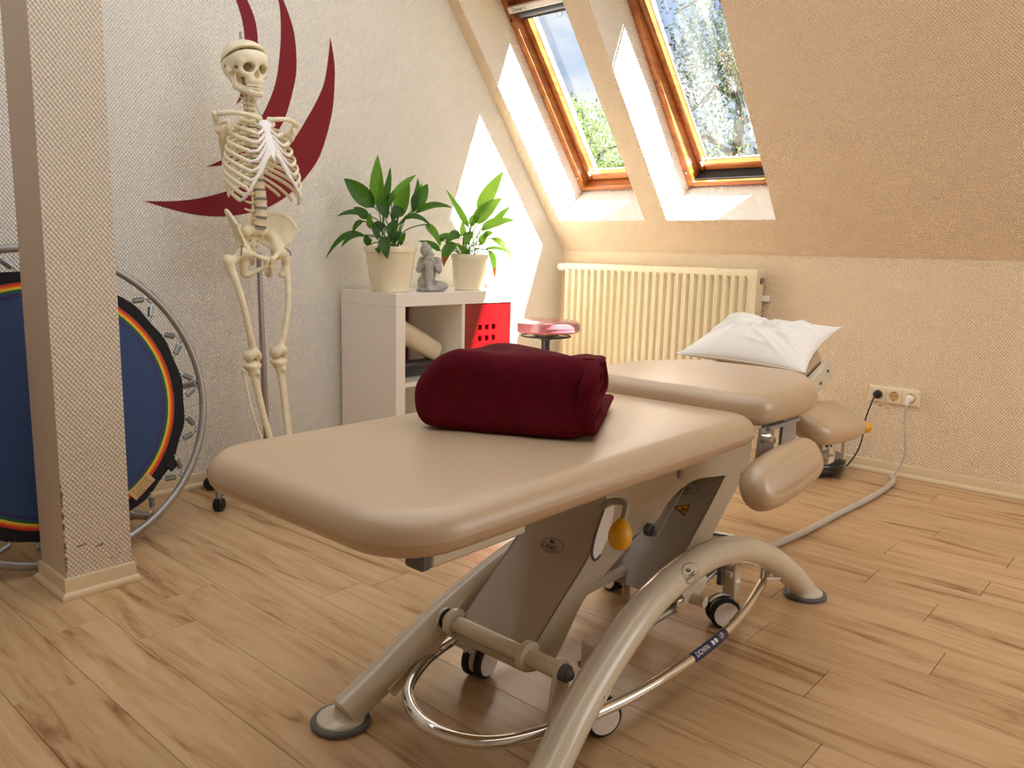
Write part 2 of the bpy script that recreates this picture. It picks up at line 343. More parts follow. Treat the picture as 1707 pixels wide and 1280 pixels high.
def textv(body, size, o, xd, yd, shear=0, align='CENTER', fine=0):
    c = bpy.data.curves.new('t', 'FONT'); c.body = body; c.size = size; c.shear = shear; c.align_x = align; c.align_y = 'CENTER'; c.resolution_u = 3
    ob = bpy.data.objects.new('t', c); COL.objects.link(ob); dg = bpy.context.evaluated_depsgraph_get(); dg.update()
    me = bpy.data.meshes.new_from_object(ob.evaluated_get(dg))
    if fine:
        bm = bmesh.new(); bm.from_mesh(me); bmesh.ops.triangulate(bm, faces=bm.faces[:])
        for _ in range(fine):
            bmesh.ops.subdivide_edges(bm, edges=[e for e in bm.edges if e.calc_length() > size*.12], cuts=1); bmesh.ops.triangulate(bm, faces=bm.faces[:])
        bm.to_mesh(me); bm.free()
    v = np.array([p.co[:] for p in me.vertices]); f = [tuple(p.vertices) for p in me.polygons]
    bpy.data.objects.remove(ob); bpy.data.meshes.remove(me); bpy.data.curves.remove(c)
    return np.asarray(o)+np.outer(v[:, 0], xd)+np.outer(v[:, 1], yd), f

# signed distance fields -> surface nets
def nets(fn, lo, hi, h):
    ax = [np.arange(l-h, g+2*h, h) for l, g in zip(lo, hi)]
    X, Y, Z = np.meshgrid(*ax, indexing='ij'); P = np.stack([X, Y, Z], -1); D = fn(P); s = D < 0
    sh = np.array(D.shape)-1; acc = np.zeros((*sh, 3)); cnt = np.zeros(tuple(sh))
    def sl(a, k): return slice(k, a.shape[0]-1+k)
    for a in range(3):
        oth = [b for b in range(3) if b != a]
        for j in (0, 1):
            for k in (0, 1):
                o0 = [0, 0, 0]; o0[oth[0]] = j; o0[oth[1]] = k; o1 = list(o0); o1[a] = 1
                S0 = tuple(slice(o0[i], D.shape[i]-1+o0[i]) for i in range(3)); S1 = tuple(slice(o1[i], D.shape[i]-1+o1[i]) for i in range(3))
                d0, d1 = D[S0], D[S1]; c = (d0 < 0) != (d1 < 0)
                t = np.where(c, d0/np.where(d0 == d1, 1, d0-d1), 0)[..., None]
                acc += np.where(c[..., None], P[S0]+(P[S1]-P[S0])*t, 0); cnt += c
    m = cnt > 0; idx = -np.ones(tuple(sh), int); idx[m] = np.arange(m.sum()); v = acc[m]/cnt[m][:, None]; F = []
    for a in range(3):
        b, c = (a+1) % 3, (a+2) % 3
        A = [slice(1, -1)]*3; A[a] = slice(0, -1); B = list(A); B[a] = slice(1, None)
        s0, s1 = s[tuple(A)], s[tuple(B)]; ch = np.argwhere(s0 != s1)
        if not len(ch): continue
        fl = s0[tuple(ch.T)]; g = ch.copy(); g[:, b] += 1; g[:, c] += 1
        q = []
        for db, dc in ((-1, -1), (0, -1), (0, 0), (-1, 0)):
            e = g.copy(); e[:, b] += db; e[:, c] += dc; q.append(idx[tuple(e.T)])
        q = np.stack(q, 1); q[~fl] = q[~fl][:, ::-1]; F.append(q)
    return v, np.vstack(F)
def Ell(p, c, r): 
    q = (p-np.asarray(c))/np.asarray(r); k = np.linalg.norm(q, axis=-1); k2 = np.linalg.norm(q/np.asarray(r), axis=-1)+1e-9
    return k*(k-1)/k2
def Cap(p, a, b, r1, r2=None):
    a = np.asarray(a, float); b = np.asarray(b, float); r2 = r1 if r2 is None else r2; d = b-a
    t = np.clip(((p-a)@d)/(d@d), 0, 1); return np.linalg.norm(p-a-t[..., None]*d, axis=-1)-(r1+(r2-r1)*t)
def Box(p, c, h, r=0, R=None):
    q = p-np.asarray(c)
    if R is not None: q = q@R
    q = np.abs(q)-(np.asarray(h)-r); return np.linalg.norm(np.maximum(q, 0), axis=-1)+np.minimum(q.max(-1), 0)-r
def smin(a, b, k): h = np.clip(.5+.5*(b-a)/k, 0, 1); return b+(a-b)*h-k*h*(1-h)
def smax(a, b, k): return -smin(-a, -b, k)
def U(k, *a):
    d = a[0]
    for b in a[1:]: d = smin(d, b, k)
    return d
def rotm(ax, ang): return np.array(Matrix.Rotation(ang, 3, Vector(ax)))

def slab(outline, z0, z1, re, rb=None, n=5, bulge=0):
    """upholstered pad: planar outline (m,2) counter-clockwise, rounded top edge re and bottom edge rb"""
    P = np.asarray(outline, float); T = np.roll(P, -1, 0)-np.roll(P, 1, 0); T /= np.linalg.norm(T, axis=1)[:, None]; Nn = np.stack([T[:, 1], -T[:, 0]], 1)
    rb = re*.6 if rb is None else rb; R = []
    prof = [(rb*(1-sin(a)), z0+rb*(1-cos(a))) for a in np.linspace(0, pi/2, n)]+[(re*(1-cos(a)), z1-re+re*sin(a)) for a in np.linspace(0, pi/2, n+2)]
    for d, z in prof: R.append(np.column_stack([P-Nn*d, np.full(len(P), z)]))
    last = R[-1]; c = last.mean(0)
    for k, dz in ((.93, .25), (.8, .55), (.55, .85), (.25, 1.)):
        q = c+(last-c)*k; q[:, 2] = z1+bulge*dz; R.append(q)
    return R
def rrect(x0, x1, y0, y1, r, n=8):
    r = [r]*4 if np.isscalar(r) else r; out = []
    for (cx, cy, a0, q) in ((x1-r[0], y0+r[0], -90, r[0]), (x1-r[1], y1-r[1], 0, r[1]), (x0+r[2], y1-r[2], 90, r[2]), (x0+r[3], y0+r[3], 180, r[3])):
        for a in np.linspace(radians(a0), radians(a0+90), n): out.append((cx+q*cos(a), cy+q*sin(a)))
    return resample(np.array(out), 120)
def resample(P, m):
    P = np.asarray(P, float); Q = np.vstack([P, P[:1]]); d = np.r_[0, np.cumsum(np.linalg.norm(np.diff(Q, axis=0), axis=1))]
    t = np.linspace(0, d[-1], m, endpoint=False); return np.stack([np.interp(t, d, Q[:, i]) for i in range(Q.shape[1])], 1)
# ================================================================== SETTING
ZK, SL = 1.00746, radians(50.297)
UPS = V3(0, -cos(SL), sin(SL)); OUTS = V3(0, sin(SL), cos(SL))         # up the slope, outward through the roof
def sp(x, t, d=0): return V3(x, 0, ZK)+UPS*t+OUTS*d
XR, YF, ZC = 4.7, -6.3, 2.45
TM = (ZC-ZK)/sin(SL); YC = -TM*cos(SL)
def quads(name, Q, uvs, m, parent=None, kind='structure'):
    v = []; f = []; uv = []
    for q, u in zip(Q, uvs):
        f.append(tuple(range(len(v), len(v)+len(q)))); v += [tuple(p) for p in q]; uv += list(u)
    o = mk(name, v, f, m, parent, smooth=False, uv=uv, recalc=False)
    return tag(o, kind=kind) if parent is None else o
q = [(0, YF, 0), (0, 0, 0), (0, 0, ZK), (0, YC, ZC), (0, YF, ZC)]
quads('wall_left', [q], [[(p[1], p[2]) for p in q]], 'paper_white')
q = [(0, 0, 0), (XR, 0, 0), (XR, 0, ZK), (0, 0, ZK)]
quads('wall_back', [q], [[(p[0], p[2]) for p in q]], 'paper_peach')
q = [(XR, YF, 0), (XR, 0, 0), (XR, 0, ZK), (XR, YC, ZC), (XR, YF, ZC)]
quads('wall_right', [q], [[(p[1], p[2]) for p in q]], 'paper_white')
q = [(0, YF, 0), (XR, YF, 0), (XR, YF, ZC), (0, YF, ZC)]
quads('wall_front', [q], [[(p[0], p[2]) for p in q]], 'paper_white')
q = [(0, YF, ZC), (XR, YF, ZC), (XR, YC, ZC), (0, YC, ZC)]
quads('ceiling', [q], [[(p[0], p[1]) for p in q]], 'ceiling_white')
# the sloping wall with the two roof-window openings
WX = [(.076, .668), (.805, 1.410)]; WT = (.222, 1.68); WTF = 1.452                # opening; its head runs out level, so it is lower at the frame
xs = [0, WX[0][0], WX[0][1], WX[1][0], WX[1][1], XR]; ts = [0, WT[0], WT[1], TM]; Q = []; UVs = []
for i in range(5):
    for j in range(3):
        if j == 1 and i in (1, 3): continue
        c = [(xs[i], ts[j]), (xs[i+1], ts[j]), (xs[i+1], ts[j+1]), (xs[i], ts[j+1])]
        Q.append([sp(*a) for a in c]); UVs.append(c)
quads('wall_slope', Q, UVs, 'paper_peach')
DEP = .50
for k, (a, b) in enumerate(WX):                                        # the plastered reveals
    Q = []; UVs = []
    for x in (a, b):
        c = [(WT[0], 0), (WT[1], 0), (WTF, .275), (WTF, DEP), (WT[0], DEP)]; Q.append([sp(x, t, d) for t, d in c]); UVs.append(c)
    for (t0, d0), (t1, d1) in (((WT[0], 0), (WT[0], DEP)), ((WT[1], 0), (WTF, .275)), ((WTF, .275), (WTF, DEP))):
        l = math.hypot(t1-t0, d1-d0); Q.append([sp(a, t0, d0), sp(b, t0, d0), sp(b, t1, d1), sp(a, t1, d1)]); UVs.append([(a, 0), (b, 0), (b, l), (a, l)])
    quads('trim_%d' % (k+1), Q, UVs, 'paper_reveal')

# roof windows -----------------------------------------------------------
def SLM(): # local (x, t, d) -> world: returns matrix for MB.box
    return (np.column_stack([V3(1, 0, 0), UPS, OUTS]), V3(0, 0, ZK))
def sbox(name, lo, hi, m, parent, b=.004, M=None):
    o = MB().box(lo, hi, b, M=M or SLM()).out(name, m, parent); return o
def roof_window(k, x0, x1, ang):
    root = bpy.data.objects.new('window_%d' % (k+1), None); COL.objects.link(root); root.location = sp((x0+x1)/2, WT[0], .3); WL[root.name] = V3(*root.location)
    tag(root, kind='structure')
    fr = [('frame_jamb', (x0, .238, .275), (x0+.036, 1.45, .42), 'pine'), ('frame_jamb', (x1-.036, .238, .275), (x1, 1.45, .42), 'pine'),
          ('frame_rail', (x0+.036, .238, .275), (x1-.036, .264, .42), 'pine_x'), ('frame_rail', (x0+.036, 1.405, .275), (x1-.036, 1.45, .42), 'pine_x')]
    for n, lo, hi, m in fr: sbox(n, lo, hi, m, root)
        # sash, turned about its middle pivot
    tp = .84; R = rotm((1, 0, 0), -ang); A = np.column_stack([V3(1, 0, 0), UPS, OUTS]); piv = V3(0, tp, .37)
    Mx = (A@R, V3(0, 0, ZK)+A@(piv-R@piv))
    s0, s1, b0, b1 = x0+.034, x1-.034, .270, 1.40
    for n, lo, hi, m in (('sash_stile', (s0, b0, .335), (s0+.034, b1, .395), 'pine'), ('sash_stile', (s1-.044, b0, .335), (s1, b1, .395), 'pine'),
                         ('sash_rail', (s0+.034, b0, .335), (s1-.044, b0+.040, .395), 'pine_x'), ('sash_rail', (s0+.034, b1-.075, .335), (s1-.044, b1, .395), 'pine_x')):
        sbox(n, lo, hi, m, root, .006, Mx)
    for n, lo, hi in (('glazing_bead', (s0+.032, b0+.045, .380), (s0+.0365, b1-.07, .392)), ('glazing_bead', (s1-.049, b0+.045, .378), (s1-.042, b1-.07, .392)), ('glazing_bead', (s0+.034, b0+.037, .380), (s1-.044, b0+.042, .392))):
        sbox(n, lo, hi, 'white_plastic', root, 0, Mx)
    g = [(s0+.03, b0+.034, .388), (s1-.04, b0+.034, .388), (s1-.04, b1-.07, .388), (s0+.03, b1-.07, .388)]
    mk('pane', [Mx[0]@V3(*p)+Mx[1] for p in g], [(0, 1, 2, 3)], 'glass_dirty' if k else 'glass_clear', root, smooth=False, uv=[(p[0]-x0, p[1]) for p in g], recalc=False)
    # blind: white cassette bar, rolled grey cloth, pull ring
    tb = 1.345 if k == 0 else 1.335
    bar = sbox('blind_rail', (x0+.03, tb-.0, .262), (x1-.03, tb+.034, .285), 'white_plastic', root, .004)
    MB().tube([sp(x0+.055, tb-.028, .315), sp(x1-.055, tb-.028, .315)], .019, 14).out('rolled_blind', 'blind_grey', root)
    sbox('blind_hem', (x0+.06, tb-.062, .318), (x1-.06, tb-.052, .330), 'black_plastic', root, .002)
    t = np.linspace(-.3, pi+.3, 14); c = sp((x0+x1)/2+.0, tb-.062, .318)
    MB().tube([c+V3(1, 0, 0)*.018*cos(a)-UPS*.022*sin(a) for a in t], .0016, 6).out('pull_ring', 'dark_grey', root)
    if k == 0:
        v, f = textv('Clastar L', .026, sp(x0+.105, tb+.017, .2605), V3(1, 0, 0), UPS, .15)
        mk('lettering', v, f, 'ink', bar, smooth=False, recalc=False)
    for (px, pt, pd, m) in ((x0+.018, .33, .2745, 'zinc'), (x0+.018, 1.31, .2745, 'black_plastic'), (x0+.018, .86, .2745, 'dark_grey')):
        MB().lathe([(.007, 0), (.007, .006), (.003, .007)], sp(px, pt, pd), -OUTS, 10).out('screw_cap', m, root)
    if k: sbox('sash_gap_shade', (x0+.038, .264, .30), (x1-.038, .268, .415), 'black_rubber', root, .001)  # dark strip standing in for the shaded gap under the tilted sash
    sbox('corner_catch', (s0+.024, b0+.032, .327), (s0+.036, b0+.062, .336), 'bone_white', root, .002, Mx)
roof_window(0, *WX[0], 0.0)
roof_window(1, *WX[1], radians(4.2))

# floor of laminate planks along x ------------------------------------------
fl = mk('floor', [(0, YF, -.012), (XR, YF, -.012), (XR, 0, -.012), (0, 0, -.012)], [(0, 1, 2, 3)], 'joint_dark', smooth=False, recalc=False); tag(fl, kind='structure')
PW, PL, Y0 = .15573, 1.285, -2.514
known = {-5: .945, -4: 1.13, -3: .944, -1: 1.246, 0: 2.57, 2: 2.47, 3: 2.254, 4: 2.657, 6: 2.563, 7: 2.35, 8: 2.64, 9: 2.315, 10: 2.653, 11: 2.392}
pm = {}
def plank(x0, x1, y0, y1):
    l, w = round(x1-x0, 3), round(y1-y0, 3)
    if (l, w) not in pm:
        o = MB().box((.0008, .0006, -.0115), (l-.0008, w-.0006, 0), .0006).out('plank', 'oak_laminate', None, smooth=False); pm[l, w] = o.data; bpy.data.objects.remove(o)
    o = bpy.data.objects.new('plank', pm[l, w]); COL.objects.link(o); o.parent = fl; o.location = (x0, y0, 0)
for k in range(-11, 17):
    y0, y1 = Y0+k*PW, min(Y0+(k+1)*PW, -.001)
    if y1-y0 < .02: continue
    j = known.get(k, (k*.437) % PL); j -= math.ceil(j/PL)*PL; x = j
    while x < XR:
        a, b = max(x, 0.001), min(x+PL, XR-.001)
        if b-a > .01: plank(a, b, y0, y1)
        x += PL
mk('floor_rear', [(0, YF, 0), (XR, YF, 0), (XR, Y0-11*PW, 0), (0, Y0-11*PW, 0)], [(0, 1, 2, 3)], 'oak_laminate', fl, smooth=False, recalc=False)
mk('subfloor', [(-.2, YF-.2, -.08), (XR+.2, YF-.2, -.08), (XR+.2, .2, -.08), (-.2, .2, -.08)], [(0, 1, 2, 3)], 'joint_dark', fl, smooth=False, recalc=False)

# skirting: upright strip with a rounded foot; profile (distance from wall, z)
SK = [(0, 0), (.019, 0), (.020, .004), (.019, .012), (.015, .018), (.0095, .021), (.0085, .026), (.0085, .053), (.0065, .058), (0, .060)]
def skirt(name, a, b, nrmv):
    a, b, nv = V3(*a), V3(*b), V3(*nrmv); R = []
    for p in (a, b): R.append([p+nv*d+V3(0, 0, z) for d, z in SK])
    return MB().loft(R).out(name, 'skirting', ang=50)
tag(skirt('baseboard_left', (0, YF, 0), (0, 0, 0), (1, 0, 0)), kind='structure')
tag(skirt('baseboard_back', (0, 0, 0), (XR, 0, 0), (0, -1, 0)), kind='structure')

m = MB(); rr = random.Random(8)
for x, z in ((1.925, .318), (1.933, .320), (1.941, .317), (1.958, .313), (1.964, .311)): m.box((x, -.0016, z), (x+rr.uniform(.003, .007), -.0002, z+rr.uniform(.0015, .004)))
wb = m.out('wall_marks', 'scuff', bpy.data.objects['wall_back'], smooth=False); wb['kind'] = 'stuff'
# pillar ----------------------------------------------------------------
PX0, PX1, PY0, PY1 = .562, .7545, -3.165, -2.985
def face(a, b): 
    a, b = V3(*a, 0), V3(*b, 0); l = np.linalg.norm(b-a); return [a, b, b+V3(0, 0, ZC), a+V3(0, 0, ZC)], [(0, 0), (l, 0), (l, ZC), (0, ZC)]
F = [face((PX1, PY0), (PX1, PY1)), face((PX1, PY1), (PX0, PY1)), face((PX0, PY0), (PX1, PY0)), face((PX0, PY1), (PX0, PY0))]
v = []; f = []; uv = []
for q, u in F: f.append(tuple(range(len(v), len(v)+4))); v += q; uv += u
pil = mk('pillar', v, f, ['paper_pillar', 'paint_plain'], None, smooth=False, mi=[0, 0, 1, 1], uv=uv, recalc=False); tag(pil, kind='structure')
def ring_skirt():
    R = []
    for d, z in SK: R.append([(PX0-d, PY0-d, z), (PX1+d, PY0-d, z), (PX1+d, PY1+d, z), (PX0-d, PY1+d, z)])
    return MB().loft(R[1:], caps=False).out('baseboard', 'skirting', pil, ang=30)
ring_skirt()
m = MB()                                                                # chipped wallpaper along the near corner and a scuff
rr = random.Random(3)
for z in np.arange(.08, .34, .011):
    if rr.random() < .75:
        w = rr.uniform(.001, .004); m.box((PX1-.002, PY0-.0012, z), (PX1+.0012, PY0+w, z+rr.uniform(.006, .012)))
for y, z, w in ((-3.135, .145, .018), (-3.115, .147, .006), (-3.085, .132, .02), (-3.07, .136, .008), (-3.03, .11, .004), (-3.02, .095, .004), (-3.045, .088, .005)):
    m.box((PX1-.001, y, z), (PX1+.0011, y+w, z+.0025))
m.out('scuff_marks', 'scuff', pil, smooth=False)

# outside: lawn and trees seen through the panes ---------------------------
lw = mk('ground_outside', [(-60, 1.5, -5), (60, 1.5, -5), (60, 80, -5), (-60, 80, -5)], [(0, 1, 2, 3)], 'lawn', smooth=False, recalc=False); tag(lw, kind='structure')
def tree(label, x, y, h, rw, m, n, leaf, droop=0, seed=1, top=0.0):
    rr = np.random.RandomState(seed); root = thing('tree', label, 'tree', (x, y, -5), 'trees outside the roof windows')
    MB().tube([(x, y, -5), (x+.1, y, -5+h*.45), (x, y+.1, -5+h*.9)], [.22, .15, .04], 8).out('trunk', 'trunk', root)
    b = MB()
    for i in range(14):
        a = i*2.4; z = -5+h*(.35+.04*i); e = rw*.75
        b.tube([(x, y, z), (x+e*.5*cos(a), y+e*.5*sin(a), z+.3), (x+e*cos(a), y+e*sin(a), z+.35-droop)], [.07, .04, .01], 5)
    b.out('branches', 'trunk', root)
    # crown: leaf blades gathered in clumps
    nc = 130; cl = []
    for i in range(nc):
        u = rr.rand(); zz = .3+.7*u; rad = rw*np.sqrt(max(.02, 1-((zz-.55)/.47)**2)) if not top else rw*(1.08-zz)*1.3
        a = rr.rand()*2*pi; q = np.sqrt(rr.rand())*.95+.05; cl.append((x+rad*q*cos(a), y+rad*q*sin(a), -5+h*zz, .34+.3*rr.rand()))
    cl = np.array(cl); c = cl[rr.randint(0, nc, n)]; P = c[:, :3]+rr.normal(0, 1, (n, 3))*c[:, 3:]*.62
    if droop: P[:, 2] -= rr.rand(n)*droop
    D = rr.normal(0, 1, (n, 3)); D[:, 2] -= .5; D /= np.linalg.norm(D, axis=1)[:, None]; E_ = np.cross(D, rr.normal(0, 1, (n, 3))); E_ /= np.linalg.norm(E_, axis=1)[:, None]
    s = leaf*(.6+.8*rr.rand(n))[:, None]
    V = np.stack([P, P+D*s+E_*s*.4, P+D*s*2.2, P+D*s-E_*s*.4], 1).reshape(-1, 3)
    o = mk('foliage', V, [(4*i, 4*i+1, 4*i+2, 4*i+3) for i in range(n)], m, root, smooth=False, recalc=False); o['kind'] = 'stuff'
tree('light green bushy tree behind the first roof window pane', -8.0, 11.1, 9.15, 1.55, 'tree_light', 22000, .045, seed=2)
tree('pale green tree beyond it, to its right in the first pane', -9.6, 15.6, 9.4, 1.9, 'tree_light', 18000, .055, seed=3)
tree('tall dark tree with hanging twigs behind the second pane', -3.9, 9.9, 12.4, 1.6, 'tree_dark', 22000, .04, .4, seed=4)
tree('light green bush behind the lower edge of the second pane', -2.2, 5.6, 6.9, .95, 'tree_light', 16000, .03, seed=6)
wire = MB().tube([(-5.9, 6.4, 2.70), (-3.3, 4.5, 2.2), (-1.2, 3.2, 1.95)], .006, 5).out('overhead_wire', 'dark_grey'); tag(wire, 'thin dark overhead wire crossing the sky in the first pane', 'wire')
# ================================================================== TREATMENT TABLE
CX = 2.018
bed = thing('treatment_table', 'beige padded treatment table on cream arched legs, in the middle of the room', 'treatment table', (CX, -2.33, 0))
# padded sections
R = slab(rrect(CX-.298, CX+.298, -3.285, -2.168, [.115, .075, .075, .115]), .568, .634, .040, .026, 6, .004)
MB().loft(R).out('leg_section', 'vinyl', bed, ang=60)
def taper(y0, y1, h0, h1, h2, r):      # chest section: square towards the feet, narrowing to a rounded head end
    ctl = [(CX+h0-.085, y0), (CX+h0-.024, y0+.021), (CX+h0, y0+.085), (CX+h0, y0+(y1-y0)*.56), (CX+h1, y0+(y1-y0)*.80), (CX+h2, y1-.015), (CX+h2*.45, y1), (CX, y1+.003)]
    L_ = cr(ctl, 8); P = np.vstack([L_, np.column_stack([2*CX-L_[::-1, 0], L_[::-1, 1]])]); return resample(P, 130)
R = slab(taper(-2.185, -1.63, .296, .245, .165, .1), .598, .674, .036, .026, 6, .004)
MB().loft(R).out('chest_section', 'vinyl', bed, ang=60)
# head section, tilted up, under the pillow
tl = rotm((1, 0, 0), radians(19)); hp = V3(CX-.03, -1.60, .588)
def place(R, M, o): return [np.asarray(q)@M.T+o for q in R]
R = place(slab(rrect(-.15, .15, .0, .30, .07), -.02, .035, .026, .02, 5, .003), tl, hp)
hs = MB().loft(R).out('head_section', 'vinyl', bed, ang=60)
m = MB(); m.box((-.165, .02, -.055), (.165, .28, -.022), .006, M=(tl, hp)); m.out('head_tray', 'cream_paint', hs)
for s in (-1, 1): MB().box((s*.155, .05, -.06), (s*.178, .26, .012), .006, M=(tl, hp)).out('head_bracket', 'cream_paint', hs)
for x, y, z in ((.178, .10, -.015), (.178, .22, -.015), (.178, .16, -.03)): MB().lathe([(.005, 0), (.005, .004)], hp+tl@V3(x, y, z), tl@V3(1, 0, 0), 8).out('bracket_screw', 'dark_grey', hs)
# arm supports
def armpad(name, c, L_, Wd, rot, mlab):
    h = L_/2; w = Wd/2
    ctl = [(0, -h), (w*.75, -h+.025), (w, -h+.10), (w, h-.10), (w*.78, h-.022), (0, h), (-w*.78, h-.022), (-w, h-.10), (-w, -h+.10), (-w*.75, -h+.025)]
    R = place(slab(resample(cr(ctl, 6, True), 100), -.034, .030, .032, .022, 6, .006), rot, V3(*c)); o = MB().loft(R).out(name, 'vinyl', bed, ang=60); tag(o, mlab); return o
r1 = rotm((1, 0, 0), radians(5))@rotm((0, 1, 0), radians(66))
p1 = armpad('arm_support', (2.372, -2.178, .508), .345, .115, r1, 'lowered arm pad hanging beside the head end')
r2 = rotm((1, 0, 0), radians(-6))@rotm((0, 0, 1), radians(4))@rotm((0, 1, 0), radians(24))
p2 = armpad('arm_support', (2.185, -1.41, .492), .50, .17, r2, 'arm pad with yellow locking knobs under the pillow end')
m = MB()
m.prism([(2.292, -2.155, .596), (2.292, -2.085, .596), (2.300, -2.09, .44), (2.300, -2.19, .43), (2.300, -2.195, .45)], (.008, 0, 0)); m.out('hanger_plate', 'paint_grey', p1)
MB().prism([(2.292, -2.03, .60), (2.292, -1.95, .605), (2.300, -1.965, .45), (2.300, -2.06, .45)], (.008, 0, 0)).out('hanger_plate', 'paint_grey', p1)
MB().box((2.286, -2.13, .588), (2.31, -1.95, .597), .001).out('hanger_bar', 'paint_grey', p1)
MB().lathe([(.011, 0), (.012, .004), (.012, .022), (.009, .026)], (2.298, -2.150, .575), (1, 0, 0), 14).out('hanger_bolt', 'chrome', p1)
MB().lathe([(.009, 0), (.009, .02)], (2.27, -2.05, .55), (1, -.3, 0), 12).out('hanger_bolt', 'chrome', p1)
MB().tube([(2.27, -2.055, .50), (2.31, -2.055, .50)], .012, 10).out('hanger_pin', 'zinc', p1)
m = MB(); m.box((2.13, -1.46, .40), (2.20, -1.38, .455), .004); m.box((2.185, -1.40, .365), (2.20, -1.345, .44), .002); m.box((2.15, -1.44, .36), (2.195, -1.36, .372), .002); m.tube([(2.23, -1.36, .365), (2.23, -1.36, .44)], .007, 10); m.box((2.19, -1.50, .372), (2.235, -1.45, .395), .003)
m.out('pad_bracket', 'cream_paint', p2)
m = MB(); m.tube([(2.06, -1.52, .50), (2.14, -1.46, .44), (2.18, -1.42, .41)], .012, 8); m.out('pad_arm', 'steel_grey', p2)
MB().lathe([(.009, 0), (.009, .004)], (2.2005, -1.43, .418), (1, 0, 0), 10).out('bracket_screw', 'black_plastic', p2)
def knob(c, ax, l, r, parent): return MB().lathe([(.004, 0), (r*.55, .1*l), (r*.8, .27*l), (r*.95, .45*l), (r, .65*l), (r*.92, .8*l), (r*.75, .92*l), (r*.4, .99*l), (0.001, l)], c, ax, 20).out('knob', 'yellow', parent, ang=180)
tag(knob((2.215, -1.20, .445), (.35, .9, -.12), .062, .020, p2)); knob((2.228, -1.36, .470), (.1, .3, -1), .045, .015, p2)

XA_, XB_ = 1.878, 2.088
# rails under the leg section
for x in (CX+.192, CX-.192):
    o = MB().box((x-.02, -3.15, .516), (x+.02, -2.93, .568), .004).out('side_rail', 'cream_paint', bed)
    MB().box((x-.021, -3.172, .515), (x+.021, -3.148, .568), .005).out('end_cap', 'dark_grey', o)
for x in (XA_+.03, XB_-.03): MB().box((x-.018, -2.99, .535), (x+.018, -2.4, .568), .003).out('inner_rail', 'cream_paint', bed)
for y in (-3.1, -2.95): MB().box((CX-.19, y-.02, .548), (CX+.19, y+.02, .568), .002).out('cross_rail', 'cream_paint', bed)
for y in (-1.75, -2.1): MB().box((CX-.19, y-.02, .575), (CX+.19, y+.02, .60), .002).out('cross_rail', 'cream_paint', bed)
for x in (CX-.12, CX+.12): MB().box((x-.016, -2.22, .555), (x+.016, -1.55, .58), .003).out('head_rail', 'cream_paint', bed)

# base arches
K = .22
def apt(sg, y, z): return V3(CX+.003+sg*(.250-K*z)-.030*(y+2.31), y, z)      # the base stands a little askew under the padding
ctl = [(-2.995, .022), (-2.90, .070), (-2.80, .128), (-2.66, .192), (-2.50, .243), (-2.33, .266), (-2.16, .264), (-2.0, .228), (-1.86, .170), (-1.74, .095), (-1.652, .022)]
for sg in (1, -1):
    P = cr([apt(sg, y, z) for y, z in ctl], 6); side = np.cross([0, 1, 0], [sg*-K, 0, 1])
    o = MB().tube(P, .036, 20, up=nrm(V3(1, 0, sg*K))).out('base_arch', 'cream_paint', bed, ang=60)
    for (y, ) in ((-3.0,), (-1.648,)):
        c = apt(sg, y, 0)
        MB().lathe([(.060, 0), (.063, .003), (.063, .009), (.060, .012), (.02, .012)], c, (0, 0, 1), 32).out('foot_ring', 'dark_grey', o)
        MB().lathe([(.052, .010), (.050, .016), (.040, .022)], c, (0, 0, 1), 28).out('foot_flange', 'cream_paint', o)
    m = MB(); rr = random.Random(5)
    for i in range(16):
        j = 10+rr.randint(0, 4); p = P[j]; d = nrm(np.cross(P[j+1]-P[j], (0, 0, 1)))*(1 if np.cross(P[j+1]-P[j], (0, 0, 1))[0] > 0 else -1)
        u_ = nrm(np.cross(d, P[j+1]-P[j])); a = rr.uniform(.2, 1.2); q = p+.0362*(d*cos(a)+V3(0, 0, 1)*sin(a)*.8+nrm(P[j+1]-P[j])*rr.uniform(-.4, .4)*.3); e = rr.uniform(.002, .006)
        m.tube([q, q+nrm(P[j+1]-P[j])*e], .0008, 4)
    m.out('scratches', 'ink_thin', o)
    x0 = (CX+.166) if sg > 0 else (CX-.178); pp = V3(0, -2.748, .168)                         # gusset plate that carries the pivot shaft
    tri = [(pp[1]+.024*cos(a), pp[2]+.024*sin(a)) for a in np.linspace(radians(-20), radians(170), 10)]+[(-2.80, .125), (-2.915, .062), (-2.90, .040), (-2.80, .085), (-2.725, .135)]
    if sg > 0: tri = [(pp[1]+.024*cos(a), pp[2]+.024*sin(a)) for a in np.linspace(radians(-20), radians(190), 10)]+[(-2.778, .13), (-2.800, .012), (-2.775, .02), (-2.728, .12)]
    o = MB().prism([(x0, y, z) for y, z in tri], (-sg*.008, 0, 0)).out('gusset_plate', 'cream_paint', bed)
    MB().lathe([(.018, 0), (.018, .012), (.013, .013), (.013, .018), (.008, .024), (.001, .027)], (x0, -2.748, .168), (sg, 0, 0), 16).out('cap_nut', 'dark_grey', o)
    if sg < 0: MB().lathe([(.024, .009), (.024, .013)], (x0, -2.748, .168), (1, 0, 0), 20).out('bushing', 'black_rubber', o)
sh = MB().tube([(CX-.170, -2.748, .168), (CX+.160, -2.748, .168)], .0185, 18).out('pivot_shaft', 'cream_paint', bed)

